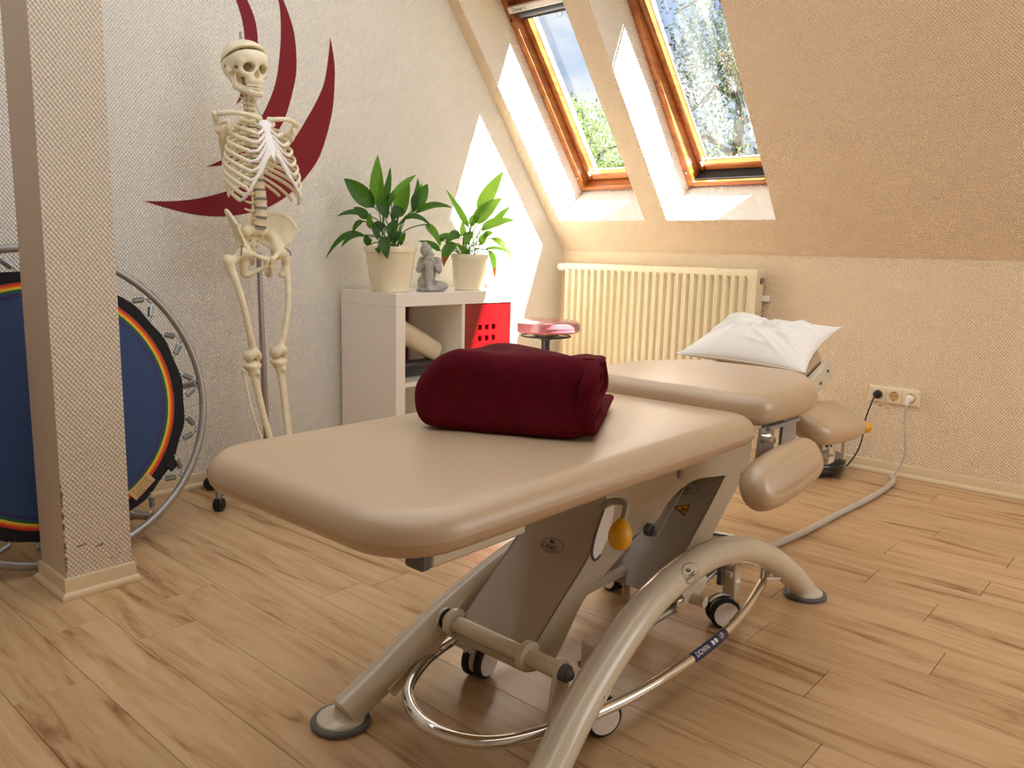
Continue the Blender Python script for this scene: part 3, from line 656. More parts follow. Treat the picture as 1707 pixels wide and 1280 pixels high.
# parallel lift arms: folded sheet metal channels (front web + two side flanges)
XA, XB = 1.878, 2.088
front = cr([(-2.762, .150), (-2.735, .170), (-2.63, .253), (-2.552, .314), (-2.515, .362), (-2.488, .42), (-2.478, .50), (-2.478, .566)], 5)
rear = cr([(-2.745, .128), (-2.70, .118), (-2.647, .125), (-2.557, .223), (-2.488, .257), (-2.398, .30), (-2.353, .327), (-2.262, .338), (-2.205, .376), (-2.139, .400), (-2.06, .408), (-1.96, .396), (-1.79, .372)], 5)
frame_poly = [tuple(p) for p in rear]+[(-1.75, .352), (-1.735, .43), (-1.735, .566), (-2.478, .566)]+[tuple(p) for p in front[::-1][1:]]
la = MB()
for x, d in ((XB, -.004), (XA, .004)): la.prism([(x, y, z) for y, z in frame_poly], (d, 0, 0))
la.loft([[(XA, y, z), (XB, y, z)] for y, z in front], closed=False, caps=False)
la.box((XA, -1.76, .50), (XB, -1.735, .566)); la.loft([[(XA, y, z), (XB, y, z)] for y, z in ((-2.762, .150), (-2.762, .138), (-2.745, .128), (-2.70, .118))], closed=False, caps=False)
la = la.out('lift_arm', 'arm_shaded', bed, ang=30); tag(la, 'front lift arm with the upper frame')
m = MB(); 
for x, d in ((XB+.0006, .0002), (XA-.0006, -.0002)): m.prism([(x, y, z) for y, z in frame_poly], (d, 0, 0))
m.out('side_skin', 'arm_lit', la, ang=30)  # thin sheet that gives the sides the lit tone of the paint
for x, sg in ((XB, 1), (XA, -1)): MB().lathe([(.032, -.004), (.032, .010), (.024, .012)], (x, -2.748, .168), (sg, 0, 0), 20).out('shaft_collar', 'cream_paint', la)
m = MB()
for y, z in ((-2.300, .330),): m.lathe([(.016, 0), (.016, .014), (.012, .016), (.012, .024), (.006, .030), (.001, .031)], (XB+.001, y, z), (1, 0, 0), 16)
m.out('cap_nut', 'dark_grey', la)
MB().lathe([(.012, 0), (.012, .004), (.002, .005)], (XB+.001, -2.152, .440), (1, 0, 0), 14).out('plug_cap', 'paint_grey', la)
# hand slot with a rounded frame in the near side
sl = [(-2.492, .425), (-2.515, .385), (-2.530, .345), (-2.528, .322), (-2.515, .312), (-2.498, .318), (-2.470, .350), (-2.455, .385), (-2.448, .425)]
MB().prism([(XB+.0012, y, z) for y, z in sl], (.0006, 0, 0)).out('hand_slot', 'bone_white', la)
MB().tube(cr([(XB+.002, y, z) for y, z in sl[:6]], 4), .003, 6).out('slot_edge', 'dark_grey', la)
# rear arm
f2 = cr([(-2.200, .118), (-2.10, .200), (-1.985, .290), (-1.915, .350), (-1.868, .392)], 4); b2 = cr([(-1.755, .362), (-1.84, .300), (-1.93, .222), (-2.05, .125), (-2.12, .085), (-2.19, .090)], 4)
ra = MB(); poly2 = [tuple(p) for p in f2]+[tuple(p) for p in b2]
for x, d in ((XB-.006, -.004), (XA+.006, .004)): ra.prism([(x, y, z) for y, z in poly2], (d, 0, 0))
ra.loft([[(XA+.008, y, z), (XB-.008, y, z)] for y, z in f2], closed=False, caps=False)
ra = ra.out('lift_arm', 'arm_shaded', bed, ang=30); tag(ra, 'rear lift arm with the warning label')
MB().prism([(XB-.0055, y, z) for y, z in poly2], (.0003, 0, 0)).out('side_skin', 'arm_lit', ra, ang=30)  # near side again overlaid with the lit tone
MB().tube([(1.985, f2[2][0]-.001, f2[2][1]), (1.985, f2[13][0]-.001, f2[13][1])], .0011, 5).out('seam', 'cream_paint', ra)
# lower chassis
MB().tube([(XA-.06, -2.16, .125), (XB+.10, -2.16, .125)], .015, 14).out('rear_shaft', 'cream_paint', bed)
MB().box((CX-.20, -2.00, .135), (CX+.16, -1.975, .155), .003).out('chassis_bar', 'cream_paint', bed); MB().box((1.93, -2.72, .13), (1.955, -2.00, .15), .003).out('chassis_bar', 'cream_paint', bed)
o = MB().tube([(1.99, -2.60, .13), (1.99, -2.25, .25)], .022, 14).out('actuator', 'paint_grey', bed); MB().tube([(1.99, -2.25, .25), (1.99, -2.10, .30)], .010, 10).out('piston', 'chrome', o)
MB().tube([(2.138, -2.62, .115), (2.140, -2.245, .118)], .0105, 12).out('pedal_rod', 'zinc', bed)
MB().tube([(2.135, -2.16, .125), (2.14, -1.93, .175)], .0105, 12).out('pedal_rod', 'zinc', bed)
m = MB(); m.box((2.118, -2.25, .108), (2.160, -2.215, .150), .004); m.lathe([(.012, 0), (.012, .05)], (2.10, -2.232, .138), (1, 0, 0), 12); m.out('rod_clamp', 'chrome', bed)
m = MB(); m.prism([(2.145, -2.215, .115), (2.145, -2.10, .128), (2.145, -2.085, .145), (2.145, -2.09, .165), (2.145, -2.12, .172), (2.145, -2.215, .155)], (.006, 0, 0)); m.box((2.09, -2.20, .150), (2.145, -2.11, .156), .002)
m.prism([(2.125, -2.09, .16), (2.125, -2.03, .175), (2.125, -2.025, .15), (2.125, -2.07, .12), (2.125, -2.10, .125)], (.005, 0, 0)); m.out('crank_plate', 'cream_paint', bed)
m = MB(); m.box((2.150, -1.992, .075), (2.186, -1.955, .205), .004); m.box((2.150, -2.05, .190), (2.200, -1.92, .200), .003); m.out('castor_stem', 'cream_paint', bed)
m = MB(); m.tube(cr([(2.14, -2.04, .205), (2.145, -2.018, .18), (2.15, -2.005, .15), (2.15, -2.005, .115)], 4), .010, 8); m.out('brake_link', 'dark_grey', bed)
m = MB(); m.box((2.205, -1.875, .100), (2.213, -1.863, .165), .001); m.box((2.205, -1.845, .100), (2.213, -1.833, .165), .001); m.box((2.190, -1.885, .150), (2.225, -1.825, .160), .003); m.tube([(2.205, -1.87, .105), (2.235, -1.81, .098)], .006, 8)
m.out('bar_hanger', 'cream_paint', bed)
MB().box((2.165, -2.665, .075), (2.212, -2.60, .20), .004).out('castor_stem', 'cream_paint', bed)
m = MB(); m.tube([(1.835, -2.70, .085), (1.872, -2.70, .085)], .006, 8); m.box((1.866, -2.712, .078), (1.874, -2.685, .165), .002); m.out('bar_hanger', 'cream_paint', bed)
# chrome foot bar: a long pointed loop near the floor
bc = V3(2.035, -2.335, .088)
pts = [(.005, -.640), (.115, -.600), (.180, -.480), (.225, -.28), (.240, -.02), (.225, .20), (.190, .40), (.150, .545), (.085, .640), (0, .665), (-.085, .640), (-.150, .545), (-.195, .36), (-.222, .10), (-.225, -.15), (-.215, -.34), (-.185, -.48), (-.110, -.595)]
P = cr([bc+V3(x, y, .035*max(0, (y-.3)/.36)**1.5) for x, y in pts], 8, True)
fb = MB().tube(P, .0125, 20, loop=True).out('foot_bar', 'chrome', bed, ang=80)
m = MB()
for p, q in (((2.230, -2.74, .085), (2.19, -2.70, .09)),): m.tube([p, q], .007, 8, roundcap=True)
m.out('bar_pin', 'chrome', bed)
# pedal label wrapped on the loop
seg = [p for p in P if p[0] > 2.2 and -2.415 < p[1] < -2.205]; seg = np.array(sorted(seg, key=lambda q: q[1])); R = []
nrm_c = nrm(V3(.55, -.35, .75))
for i, p in enumerate(seg):
    T = nrm(np.gradient(seg, axis=0)[i]); w = nrm(np.cross(T, nrm_c)); nn = np.cross(w, T); R.append([p+.0132*(nn*cos(a)+w*sin(a)) for a in np.linspace(-1.25, 1.25, 15)])
pl_ = MB().loft(R, closed=False, caps=False).out('pedal_label', 'label_blue', bed, recalc=False)
sl_d = np.r_[0, np.cumsum(np.linalg.norm(np.diff(seg, axis=0), axis=1))]; sl_d -= sl_d[-1]/2; sT = np.gradient(seg, axis=0)
def wrap(q):      # (along, up) on the label -> point just outside the bent tube
    p = np.array([np.interp(q[0], sl_d, seg[:, k]) for k in range(3)]); T = nrm([np.interp(q[0], sl_d, sT[:, k]) for k in range(3)]); w = nrm(np.cross(T, nrm_c)); nn = np.cross(w, T)
    a = -q[1]/.0131; return p+.0137*(nn*cos(a)+w*sin(a))
m = MB()
for txt, off, sz in (('DOWN', -.046, .018), ('UP', .054, .018)):
    v, f = textv(txt, sz, (off, -.0005, 0), (1, 0, 0), (0, 1, 0), fine=3); m.add([wrap(q) for q in v], f)
for off in (.006, .022):
    R = [[wrap((off+.0062*k*cos(a), .0062*k*sin(a))) for a in np.linspace(0, 2*pi, 13)[:12]] for k in (1, .5, .05)]; m.loft(R, caps=False)
m.out('lettering', 'label_white', pl_, smooth=False, recalc=False)

# castors: twin wheels
def castor(c, ang, lab=None):
    d = V3(cos(ang), sin(ang), 0); c = V3(c[0], c[1], .0425)
    hub = MB().lathe([(.030, -.0265), (.034, -.0255), (.034, -.008), (.030, -.006), (.030, .006), (.034, .008), (.034, .0255), (.030, .0265)], c, d, 28).out('castor', 'white_plastic', bed)
    for s in (-1, 1):
        MB().lathe([(.0345, s*.0275), (.041, s*.0245), (.0425, s*.020), (.0425, s*.0125), (.0395, s*.0085), (.034, s*.0085)], c, d, 30, caps=False).out('tyre', 'black_rubber', hub)
        MB().lathe([(.0345, s*.0262), (.0335, s*.029), (.001, s*.0295)], c, d, 28).out('wheel_disc', 'white_plastic', hub)
    f = np.cross(d, (0, 0, 1)); a = np.linspace(radians(35), radians(200), 12)
    MB().loft([[c+f*.047*cos(t)+V3(0, 0, 1)*.047*sin(t)+d*w_ for w_ in (-.007, .007)] for t in a], closed=False, caps=False).out('fender', 'white_plastic', hub, recalc=False)
    MB().lathe([(.012, .045), (.012, .085)], (c[0]-f[0]*.012, c[1]-f[1]*.012, 0), (0, 0, 1), 12).out('stem', 'zinc', hub)
castor((1.868, -2.655), radians(8)); castor((2.163, -2.005), radians(-42)); castor((1.812, -2.015), radians(-105)); castor((2.205, -2.645), radians(-25))
MB().box((1.80, -2.03, .085), (1.825, -1.99, .235), .004).out('castor_bracket', 'cream_paint', bed); MB().box((1.84, -2.68, .088), (1.89, -2.63, .10), .002).out('castor_bracket', 'cream_paint', bed)
# black lever with a yellow knob at the near side
lv = MB().tube(cr([(XB+.004, -2.50, .432), (2.115, -2.515, .452), (2.15, -2.535, .468), (2.172, -2.53, .466), (2.178, -2.545, .440), (2.180, -2.565, .405)], 6), .0075, 10).out('release_lever', 'paint_grey', bed)
MB().lathe([(.006, -.008), (.012, -.002), (.018, .005), (.022, .012), (.0248, .020), (.0258, .028), (.0255, .036), (.0235, .044), (.0195, .052), (.012, .058), (.001, .060)], (2.178, -2.552, .432), (.12, -.28, -.95), 28).out('knob', 'yellow', lv, ang=180)

# badges: oval ring, wordmark, small red second word, seated-figure emblem
def badge(c, xd, yd, w, h, parent, bend=None):
    xd, yd = nrm(xd), nrm(yd); nz = np.cross(xd, yd); s = w/.062
    def bendf(v):
        d = v-c; a = d@xd; b = d@yd; z = d@nz
        if bend is None: return v
        t = b/bend; return c+np.outer(a, xd)+np.outer(bend*np.sin(t), yd)+np.outer(bend*np.cos(t)-bend+z, nz)
    a = np.linspace(0, 2*pi, 41)[:40]; o1 = [c+xd*w/2*cos(t)+yd*h/2*sin(t)+nz*.0006 for t in a]; o2 = [c+xd*(w/2-.0011*s)*cos(t)+yd*(h/2-.0011*s)*sin(t)+nz*.0006 for t in a]
    ring = MB().add(bendf(np.array(o1+o2)), [(i, (i+1) % 40, 40+(i+1) % 40, 40+i) for i in range(40)]).out('badge', 'ink_thin', parent, smooth=False, recalc=False); tag(ring, 'oval maker badge printed on the metal')
    m = MB(); v, f = textv('Lojer', .0185*s, c-xd*.0065*s-yd*.0030*s+nz*.0007, xd, yd, .25, fine=2); m.add(bendf(v), f)
    e = cr([(-.0075, .0125), (-.009, .0078), (-.006, .0055), (.003, .0065)], 5); R = []
    for i, p in enumerate(e):
        t = nrm(np.gradient(e, axis=0)[i]); q = np.array([-t[1], t[0]]); R.append([bendf((c+xd*(p[0]+q[0]*g)*s+yd*(p[1]+q[1]*g)*s+nz*.0007)[None])[0] for g in (-.0016, .0016)])
    m.loft(R, closed=False, caps=False); m.out('lettering', 'ink', ring, smooth=False, recalc=False)
    m = MB(); v, f = textv('capre²', .0078*s, c+xd*.0112*s-yd*.0098*s+nz*.0007, xd, yd, .25); m.add(bendf(v), f)
    n8 = np.linspace(0, 2*pi, 9)[:8]; m.add(bendf(np.array([c+xd*(-.0015*s+.0018*s*cos(t))+yd*(.0108*s+.0018*s*sin(t))+nz*.0007 for t in n8])), [tuple(range(8))])
    m.out('red_lettering', 'ink_red', ring, smooth=False, recalc=False)
def on(prof, y): 
    i = int(np.argmin(np.abs(prof[:, 0]-y))); i = min(max(i, 1), len(prof)-2); t = nrm(V3(0, *(prof[i+1]-prof[i-1]))); return V3(0, *prof[i]), t
p, t = on(front, -2.545); badge(V3(1.985, p[1], p[2])+np.cross((1, 0, 0), t)*.0015, (1, 0, 0), t, .066, .036, bed)
p, t = on(f2, -1.925); badge(V3(1.985, p[1], p[2])+np.cross((1, 0, 0), t)*.0015, (1, 0, 0), t, .085, .05, bed)
p, t = on(f2, -1.99); c = V3(2.005, p[1], p[2])+np.cross((1, 0, 0), t)*.0012; X_ = V3(1, 0, 0)
wl_ = MB().add([c+X_*.022+t*.020, c-X_*.022+t*.0, c+X_*.022-t*.020], [(0, 1, 2)]).out('warning_label', 'ink', bed, smooth=False, recalc=False)
c2 = c+np.cross(X_, t)*.0004
MB().add([c2+X_*.0195+t*.0155, c2-X_*.016, c2+X_*.0195-t*.0155], [(0, 1, 2)]).out('warning_face', 'yellow', wl_, smooth=False, recalc=False)
c2 = c+np.cross(X_, t)*.0008
m = MB(); m.add([c2+X_*.017+t*.003, c2+X_*.004+t*.003, c2+X_*.004-t*.001, c2+X_*.017-t*.001], [(0, 1, 2, 3)]); m.add([c2+X_*.015-t*.004, c2+X_*.002-t*.003, c2+X_*.003-t*.006, c2+X_*.015-t*.007], [(0, 1, 2, 3)]); m.out('pictogram', 'ink', wl_, smooth=False, recalc=False)
i = int(np.argmin(np.abs(P[:, 0]*0+0)))                                     # badge on the near arch
PA = cr([apt(1, y, z) for y, z in ctl], 6); j = int(np.argmin(np.abs(PA[:, 1]+2.365))); T = nrm(PA[j+1]-PA[j-1]); side = nrm(np.cross(T, V3(-K, 0, 1))); side = side if side[0] > 0 else -side
nz = nrm(side*.92-np.cross(side, T)*.25*np.sign(np.cross(side, T)[2])*-1); yd = np.cross(nz, T)
badge(PA[j]+nz*.0366, T, yd, .066, .048, bed, .036)
# ================================================================== BLANKET, PILLOW
ZB = .6385
def blanket():
    o0 = V3(1.8925, -2.893, ZB); e1 = nrm(V3(.872, .490, 0)); e2 = V3(-e1[1], e1[0], 0); Ln, Dp, Hh = .355, .315, .158
    rr = np.random.RandomState(4)
    def fn(p):
        x, y, z = p[..., 0], p[..., 1], p[..., 2]
        sag = .004*np.sin(x*9+.5)-.006*np.exp(-((x-.27)/.05)**2)*np.clip(y/.2, 0, 1)+.004*np.sin(x*23+y*17)
        top = Hh+sag-.045*np.clip((.085-x)/.085, 0, 1)**1.5-.02*np.clip(y/.3, 0, 1)-.035*np.clip((.05-y)/.05, 0, 1)**2
        front = -.004+.006*np.sin(x*15)+.010*np.sin(z*24-.6); back = Dp+.012*np.sin(x*13)-.10*np.clip(z-.06, 0, 1)
        left = .0+.006*np.sin(y*20)-.010*np.sin(z*20); right = Ln-.010+.006*np.sin(z*36+y*14)
        d = np.stack([left-x, x-right, front-y, y-back, z-top, -z], -1)
        k = .015; m = d.max(-1); s = np.log(np.exp((d-m[..., None])/k).sum(-1))*k+m
        s = s-.002
        s = s+.0035*np.sin(x*31+4*z)*np.sin(y*27+z*9)+.0018*np.sin(x*70+y*33)*np.sin(z*60)
        return np.maximum(s, -z+.0)
    v, f = nets(fn, (-.03, -.03, -.01), (.39, .36, .20), .0065)
    T = lambda q: o0+np.outer(q[:, 0], e1)+np.outer(q[:, 1], e2)+np.outer(q[:, 2], (0, 0, 1))
    b = mk('fleece_blanket', T(v), f, 'fleece', ang=180); tag(b, 'dark red fleece blanket folded into a bundle on the treatment table', 'blanket')
    # fold layers that show at the right-hand end: nested loops of thick cloth
    def loop(name, ctl, x0, x1, th, seed):
        P = cr([(0, a, c) for a, c in ctl], 8); r2 = np.random.RandomState(seed); xs_ = np.linspace(x0, x1, 5); rings = []
        T_ = np.gradient(P, axis=0); N_ = np.stack([T_[:, 0]*0, -T_[:, 2], T_[:, 1]], 1); N_ /= np.linalg.norm(N_, axis=1)[:, None]
        A = P+N_*th/2; B = (P-N_*th/2)[::-1]; sec = np.vstack([A, B]); c = np.vstack([P, P[::-1]])
        for x in xs_:
            k = 1 if x < x1-.004 else .55; q = c+(sec-c)*k; q = q.copy(); q[:, 0] = x+.004*np.sin(q[:, 2]*50+q[:, 1]*30+seed); rings.append(q)
        k = MB().loft(rings); vv = T(np.vstack(k.v)); return mk(name, vv, k.f, 'fleece', b, ang=70)
    loop('fold', [(.16, .140), (.10, .143), (.06, .141), (.024, .128), (.006, .10), (.004, .05), (.012, .020), (.05, .014), (.16, .016), (.30, .018), (.385, .020)], Ln-.022, Ln+.010, .017, 1)
    loop('fold', [(.045, .140), (.030, .115), (.026, .07), (.038, .045), (.09, .040), (.20, .045), (.27, .055), (.285, .085), (.27, .110), (.22, .125)], Ln-.03, Ln+.004, .018, 2)
    loop('fold', [(.075, .150), (.062, .11), (.066, .08), (.10, .070), (.18, .074), (.225, .085), (.22, .105), (.17, .118), (.12, .12)], Ln-.03, Ln-.001, .018, 3)
blanket()

def pillow():
    P1, P3, P2, P4 = V3(1.700, -1.53, .664), V3(2.168, -1.575, .658), V3(2.145, -1.24, .776), V3(1.690, -1.20, .735)
    n = 72; U_, V_ = np.meshgrid(np.linspace(-1, 1, n), np.linspace(-1, 1, n), indexing='ij')
    a = (U_+1)/2; b = (V_+1)/2
    pin_u = U_*(1-.10*(1-V_**2)); pin_v = V_*(1-.10*(1-U_**2)); a = (pin_u+1)/2; b = (pin_v+1)/2
    base = ((1-a)*(1-b))[..., None]*P1+(a*(1-b))[..., None]*P3+(a*b)[..., None]*P2+((1-a)*b)[..., None]*P4
    nn = nrm(np.cross(P3-P1, P4-P1)); h = (np.clip(1-U_**2, 0, 1)**.62)*(np.clip(1-V_**2, 0, 1)**.62)
    dent = 1-.34*np.exp(-((U_-.10)/.34)**2-((V_-.35)/.55)**2); hump = 1+.35*np.exp(-((U_+.38)/.30)**2-((V_-.35)/.5)**2)
    rid = np.zeros_like(U_); rr = np.random.RandomState(9)
    for i in range(44):
        cu, cv = rr.uniform(-.75, .75), rr.uniform(-.7, .8); t = rr.uniform(-.5, .5)+(0.9 if cu < 0 else -.5); l, w = rr.uniform(.15, .45), rr.uniform(.022, .05)
        du = (U_-cu)*cos(t)+(V_-cv)*sin(t); dv = -(U_-cu)*sin(t)+(V_-cv)*cos(t); rid += .0105*np.exp(-(du/l)**2-(dv/w)**2)
    top = base+nn*((h*.074*dent*hump)[..., None])+nn*((rid*h)[..., None]); bot = base-nn*((h*.045)[..., None])
    m = MB(); idx = lambda i, j: i*n+j
    f = [(idx(i, j), idx(i+1, j), idx(i+1, j+1), idx(i, j+1)) for i in range(n-1) for j in range(n-1)]
    m.add(top.reshape(-1, 3), f); m.add(bot.reshape(-1, 3), [q[::-1] for q in f])
    v = np.vstack(m.v); 
    bd = [idx(i, 0) for i in range(n)]+[idx(n-1, j) for j in range(1, n)]+[idx(i, n-1) for i in range(n-2, -1, -1)]+[idx(0, j) for j in range(n-2, 0, -1)]
    o = mk('pillow', v, m.f, 'cotton', ang=180)
    bm = bmesh.new(); bm.from_mesh(o.data); bmesh.ops.remove_doubles(bm, verts=bm.verts, dist=1e-5); bmesh.ops.recalc_face_normals(bm, faces=bm.faces[:]); bm.to_mesh(o.data); bm.free()
    tag(o, 'small white creased pillow on the raised head end of the table', 'pillow')
    seam = MB().tube(v[bd], .0016, 5, loop=True).out('seam', 'cotton', o, ang=180)
pillow()

# ================================================================== CABINET
CD, CY0, CY1, CHH = .412, -1.678, -.878, .803
cab = thing('cube_shelf', 'white lacquered cube shelf against the left wall, plants on top', 'shelf', (.21, -1.278, 0))
MB().box((.021, CY0, CHH-.059), (CD, CY1, CHH), .0015).out('top_panel', 'white_lacquer', cab, smooth=False)
for y in (CY0, CY1-.053): MB().box((.021, y, .052), (CD, y+.053, CHH-.0595), .0012).out('side_panel', 'white_lacquer', cab, smooth=False)
MB().box((.021, CY0, 0.0), (CD, CY1, .0515), .0012).out('bottom_panel', 'white_lacquer', cab, smooth=False)
MB().box((.021, -1.274, .052), (CD-.002, -1.254, CHH-.0595), .0008).out('divider', 'white_lacquer', cab, smooth=False)
for a, b in ((CY0+.053, -1.274), (-1.254, CY1-.053)): MB().box((.021, a, .385), (CD-.002, b, .405), .0008).out('shelf_board', 'white_lacquer', cab, smooth=False)
MB().box((.0205, CY0+.01, .03), (.0225, CY1-.01, CHH-.03)).out('back_panel', 'white_lacquer', cab, smooth=False)
def door(y0, y1, z0, z1, holes):
    ys = [y0]; zs = [z0]; hy = []; hz = []
    for c in holes[0]: hy.append(len(ys)-1); ys += [c-.0125, c+.0125]
    for c in holes[1]: hz.append(len(zs)-1); zs += [c-.0125, c+.0125]
    ys.append(y1); zs.append(z1); x1, x0 = CD-.004, CD-.020; m = MB()
    for i in range(len(ys)-1):
        for j in range(len(zs)-1):
            a, b, c, d = ys[i], ys[i+1], zs[j], zs[j+1]
            if i % 2 == 1 and j % 2 == 1 and i-1 in [2*k for k in range(3)]:
                for q in (((a, c), (b, c)), ((b, c), (b, d)), ((b, d), (a, d)), ((a, d), (a, c))): m.add([(x1, *q[0]), (x1, *q[1]), (x0, *q[1]), (x0, *q[0])], [(0, 1, 2, 3)])
                continue
            m.add([(x1, a, c), (x1, b, c), (x1, b, d), (x1, a, d)], [(0, 1, 2, 3)]); m.add([(x0, a, c), (x0, b, c), (x0, b, d), (x0, a, d)], [(3, 2, 1, 0)])
    for q in (((y0, z0), (y1, z0)), ((y1, z0), (y1, z1)), ((y1, z1), (y0, z1)), ((y0, z1), (y0, z0))): m.add([(x1, *q[0]), (x1, *q[1]), (x0, *q[1]), (x0, *q[0])], [(0, 1, 2, 3)])
    o = m.out('door', 'door_red', cab, smooth=False, recalc=False); tag(o, 'red glossy door insert with nine square holes'); return o
dr = door(-1.252, CY1-.055, .407, CHH-.061, ((-1.148, -1.100, -1.052), (.520, .574, .628)))
m = MB()
for cy in (-1.148, -1.100, -1.052):
    for cz in (.520, .574, .628): m.box((CD-.0042, cy-.014, cz+.0125), (CD-.0022, cy+.014, cz+.0150)); m.box((CD-.0042, cy-.012, cz-.0145), (CD-.0026, cy+.012, cz-.0125))
m.out('hole_rims', 'door_red', dr)['kind'] = 'stuff'
def bolster(label, p, q, r, mt, nm):
    p, q = V3(*p), V3(*q); d = nrm(q-p); l = np.linalg.norm(q-p)
    o = MB().lathe([(.001, 0), (r*.8, .0), (r*.96, .004), (r, .014), (r, l-.014), (r*.96, l-.004), (r*.8, l), (.001, l)], p, d, 28).out(nm, mt); tag(o, label, 'bolster'); return o
bolster('cream padded roll lying slanted in the open shelf cell', (.27, -1.565, .640), (.27, -1.318, .512), .050, 'bolster_cream', 'bolster')
bolster('shiny black roll under the cream one in the shelf', (.27, -1.565, .446), (.27, -1.335, .445), .038, 'black_gloss', 'bolster')
o = MB().box((.026, -1.318, .406), (.034, -1.276, .735), .002).out('folder', 'folder_red', smooth=False); tag(o, 'thin dark red folder at the back of the open shelf cell', 'folder')

# ================================================================== RADIATOR
rad = thing('radiator', 'cream ribbed panel radiator on the wall below the roof windows', 'radiator', (.71, -.06, .12))
RX0, RX1, RZ0, RZ1 = .105, 1.318, .12, .936
xs_ = [RX0, RX0+.022]; ys_ = [-.100, -.100]; n = 25; pt = (RX1-RX0-.05)/n
for i in range(n):
    a = RX0+.025+i*pt
    for t, d in ((.02, -.0955), (.12, -.0815), (.40, -.0815), (.50, -.0955), (.58, -.1005), (.72, -.1005), (.76, -.0985), (.80, -.1005), (.94, -.1005)): xs_.append(a+t*pt); ys_.append(d)
xs_ += [RX1-.020, RX1]; ys_ += [-.100, -.100]
zs_ = [RZ0, RZ0+.025, RZ0+.04, RZ1-.050, RZ1-.034, RZ1-.012, RZ1-.003, RZ1]
R = []
for k, z in enumerate(zs_):
    w = 1 if 2 <= k <= 3 else 0
    off = {6: .002, 7: .008}.get(k, 0)
    R.append([(x, (-.100+off)+(y+.100)*w, z) for x, y in zip(xs_, ys_)])
MB().loft(R, closed=False, caps=False).out('front_panel', 'radiator_cream', rad, ang=25, recalc=False)
MB().box((RX0, -.0765, RZ0), (RX1, -.034, RZ1-.006)).out('body', 'radiator_cream', rad, smooth=False)
m = MB(); m.box((RX1-.002, -.099, RZ0), (RX1+.004, -.028, RZ1-.004), .003); sp_ = m.out('side_cover', 'radiator_cream', rad, smooth=False)
m2 = MB(); m2.box((RX0-.003, -.099, RZ0), (RX0+.003, -.028, RZ1-.004), .003); m2.out('side_cover', 'radiator_cream', rad, smooth=False)
MB().box((RX0, -.092, RZ1-.010), (RX1, -.032, RZ1-.001), .003).out('top_grille', 'radiator_cream', rad, smooth=False)
o = MB().lathe([(.015, 0), (.015, .006), (.009, .008), (.009, .014)], (RX1+.004, -.055, RZ1-.055), (1, 0, 0), 6).out('vent_plug', 'steel_grey', rad)
MB().lathe([(.0165, -.0004), (.0165, .001)], (RX1+.004, -.057, RZ1-.058), (1, 0, 0), 14).out('plug_hole', 'ink_thin', rad)
for z, y in ((.72, -.088), (.72, -.045)): MB().lathe([(.003, 0), (.003, .001)], (RX1+.004, y, z), (1, 0, 0), 8).out('screw', 'dark_grey', rad)
for x in (RX0+.2, RX1-.2): MB().box((x-.02, -.036, .3), (x+.02, -.001, .85)).out('wall_bracket', 'radiator_cream', rad)
MB().box((RX1-.003, -.03, .775), (RX1+.035, -.004, .805), .003).out('wall_bracket', 'white_plastic', rad)
vb = MB(); vb.tube([(RX0+.004, -.065, RZ1-.026), (RX0-.026, -.065, RZ1-.026)], .010, 12); vb = vb.out('valve', 'zinc', rad)
MB().lathe([(.016, 0), (.020, .006), (.0225, .012), (.0225, .05), (.019, .060), (.010, .062), (.001, .062)], (RX0-.016, -.065, RZ1-.026), (-1, 0, 0), 24).out('thermostat_head', 'white_plastic', vb)
m = MB()
for a in np.linspace(0, 2*pi, 21)[:20]: m.box((RX0-.062, -.0012, .0215), (RX0-.034, .0012, .0238), 0, M=(rotm((1, 0, 0), a), V3(0, -.065, RZ1-.026)))
m.out('grip_ridges', 'white_plastic', vb)['kind'] = 'stuff'
MB().tube([(RX0-.02, -.065, RZ1-.030), (RX0-.022, -.062, RZ1-.06), (RX0-.03, -.04, .5), (RX0-.03, -.04, .0)], .008, 8).out('pipe', 'radiator_cream', rad)

# ================================================================== STOOL
ST = V3(.262, -.46, 0)
st = thing('swivel_stool', 'round swivel stool with a worn wine-red leather seat beside the radiator', 'stool', ST)
MB().lathe([(.001, .553), (.12, .553), (.178, .556), (.190, .566), (.191, .592), (.187, .608), (.172, .619), (.10, .624), (.001, .625)], ST, (0, 0, 1), 44).out('seat', 'leather_pink', st)
MB().lathe([(.1915, .583), (.1925, .586), (.1915, .589)], ST, (0, 0, 1), 44, caps=False).out('piping', 'leather_pink', st)
MB().lathe([(.02, .505), (.05, .520), (.085, .545), (.09, .554)], ST, (0, 0, 1), 24).out('seat_plate', 'black_plastic', st)
t = np.linspace(0, 2*pi, 49)[:48]; rg = MB().tube([ST+V3(.138*cos(a), .138*sin(a), .532) for a in t], .0042, 8, loop=True).out('height_ring', 'black_plastic', st)
m = MB()
for a in (.4, 2.5, 4.6): m.tube([ST+V3(.138*cos(a), .138*sin(a), .532), ST+V3(.03*cos(a+.3), .03*sin(a+.3), .528)], .004, 6)
m.out('ring_spokes', 'black_plastic', st)['kind'] = 'stuff'
MB().lathe([(.024, .44), (.024, .52)], ST, (0, 0, 1), 18).out('sleeve', 'black_plastic', st)
MB().lathe([(.014, .20), (.014, .45)], ST, (0, 0, 1), 18).out('gas_piston', 'chrome', st)
MB().lathe([(.030, .07), (.032, .11), (.027, .22), (.020, .24)], ST, (0, 0, 1), 18).out('column', 'black_plastic', st)
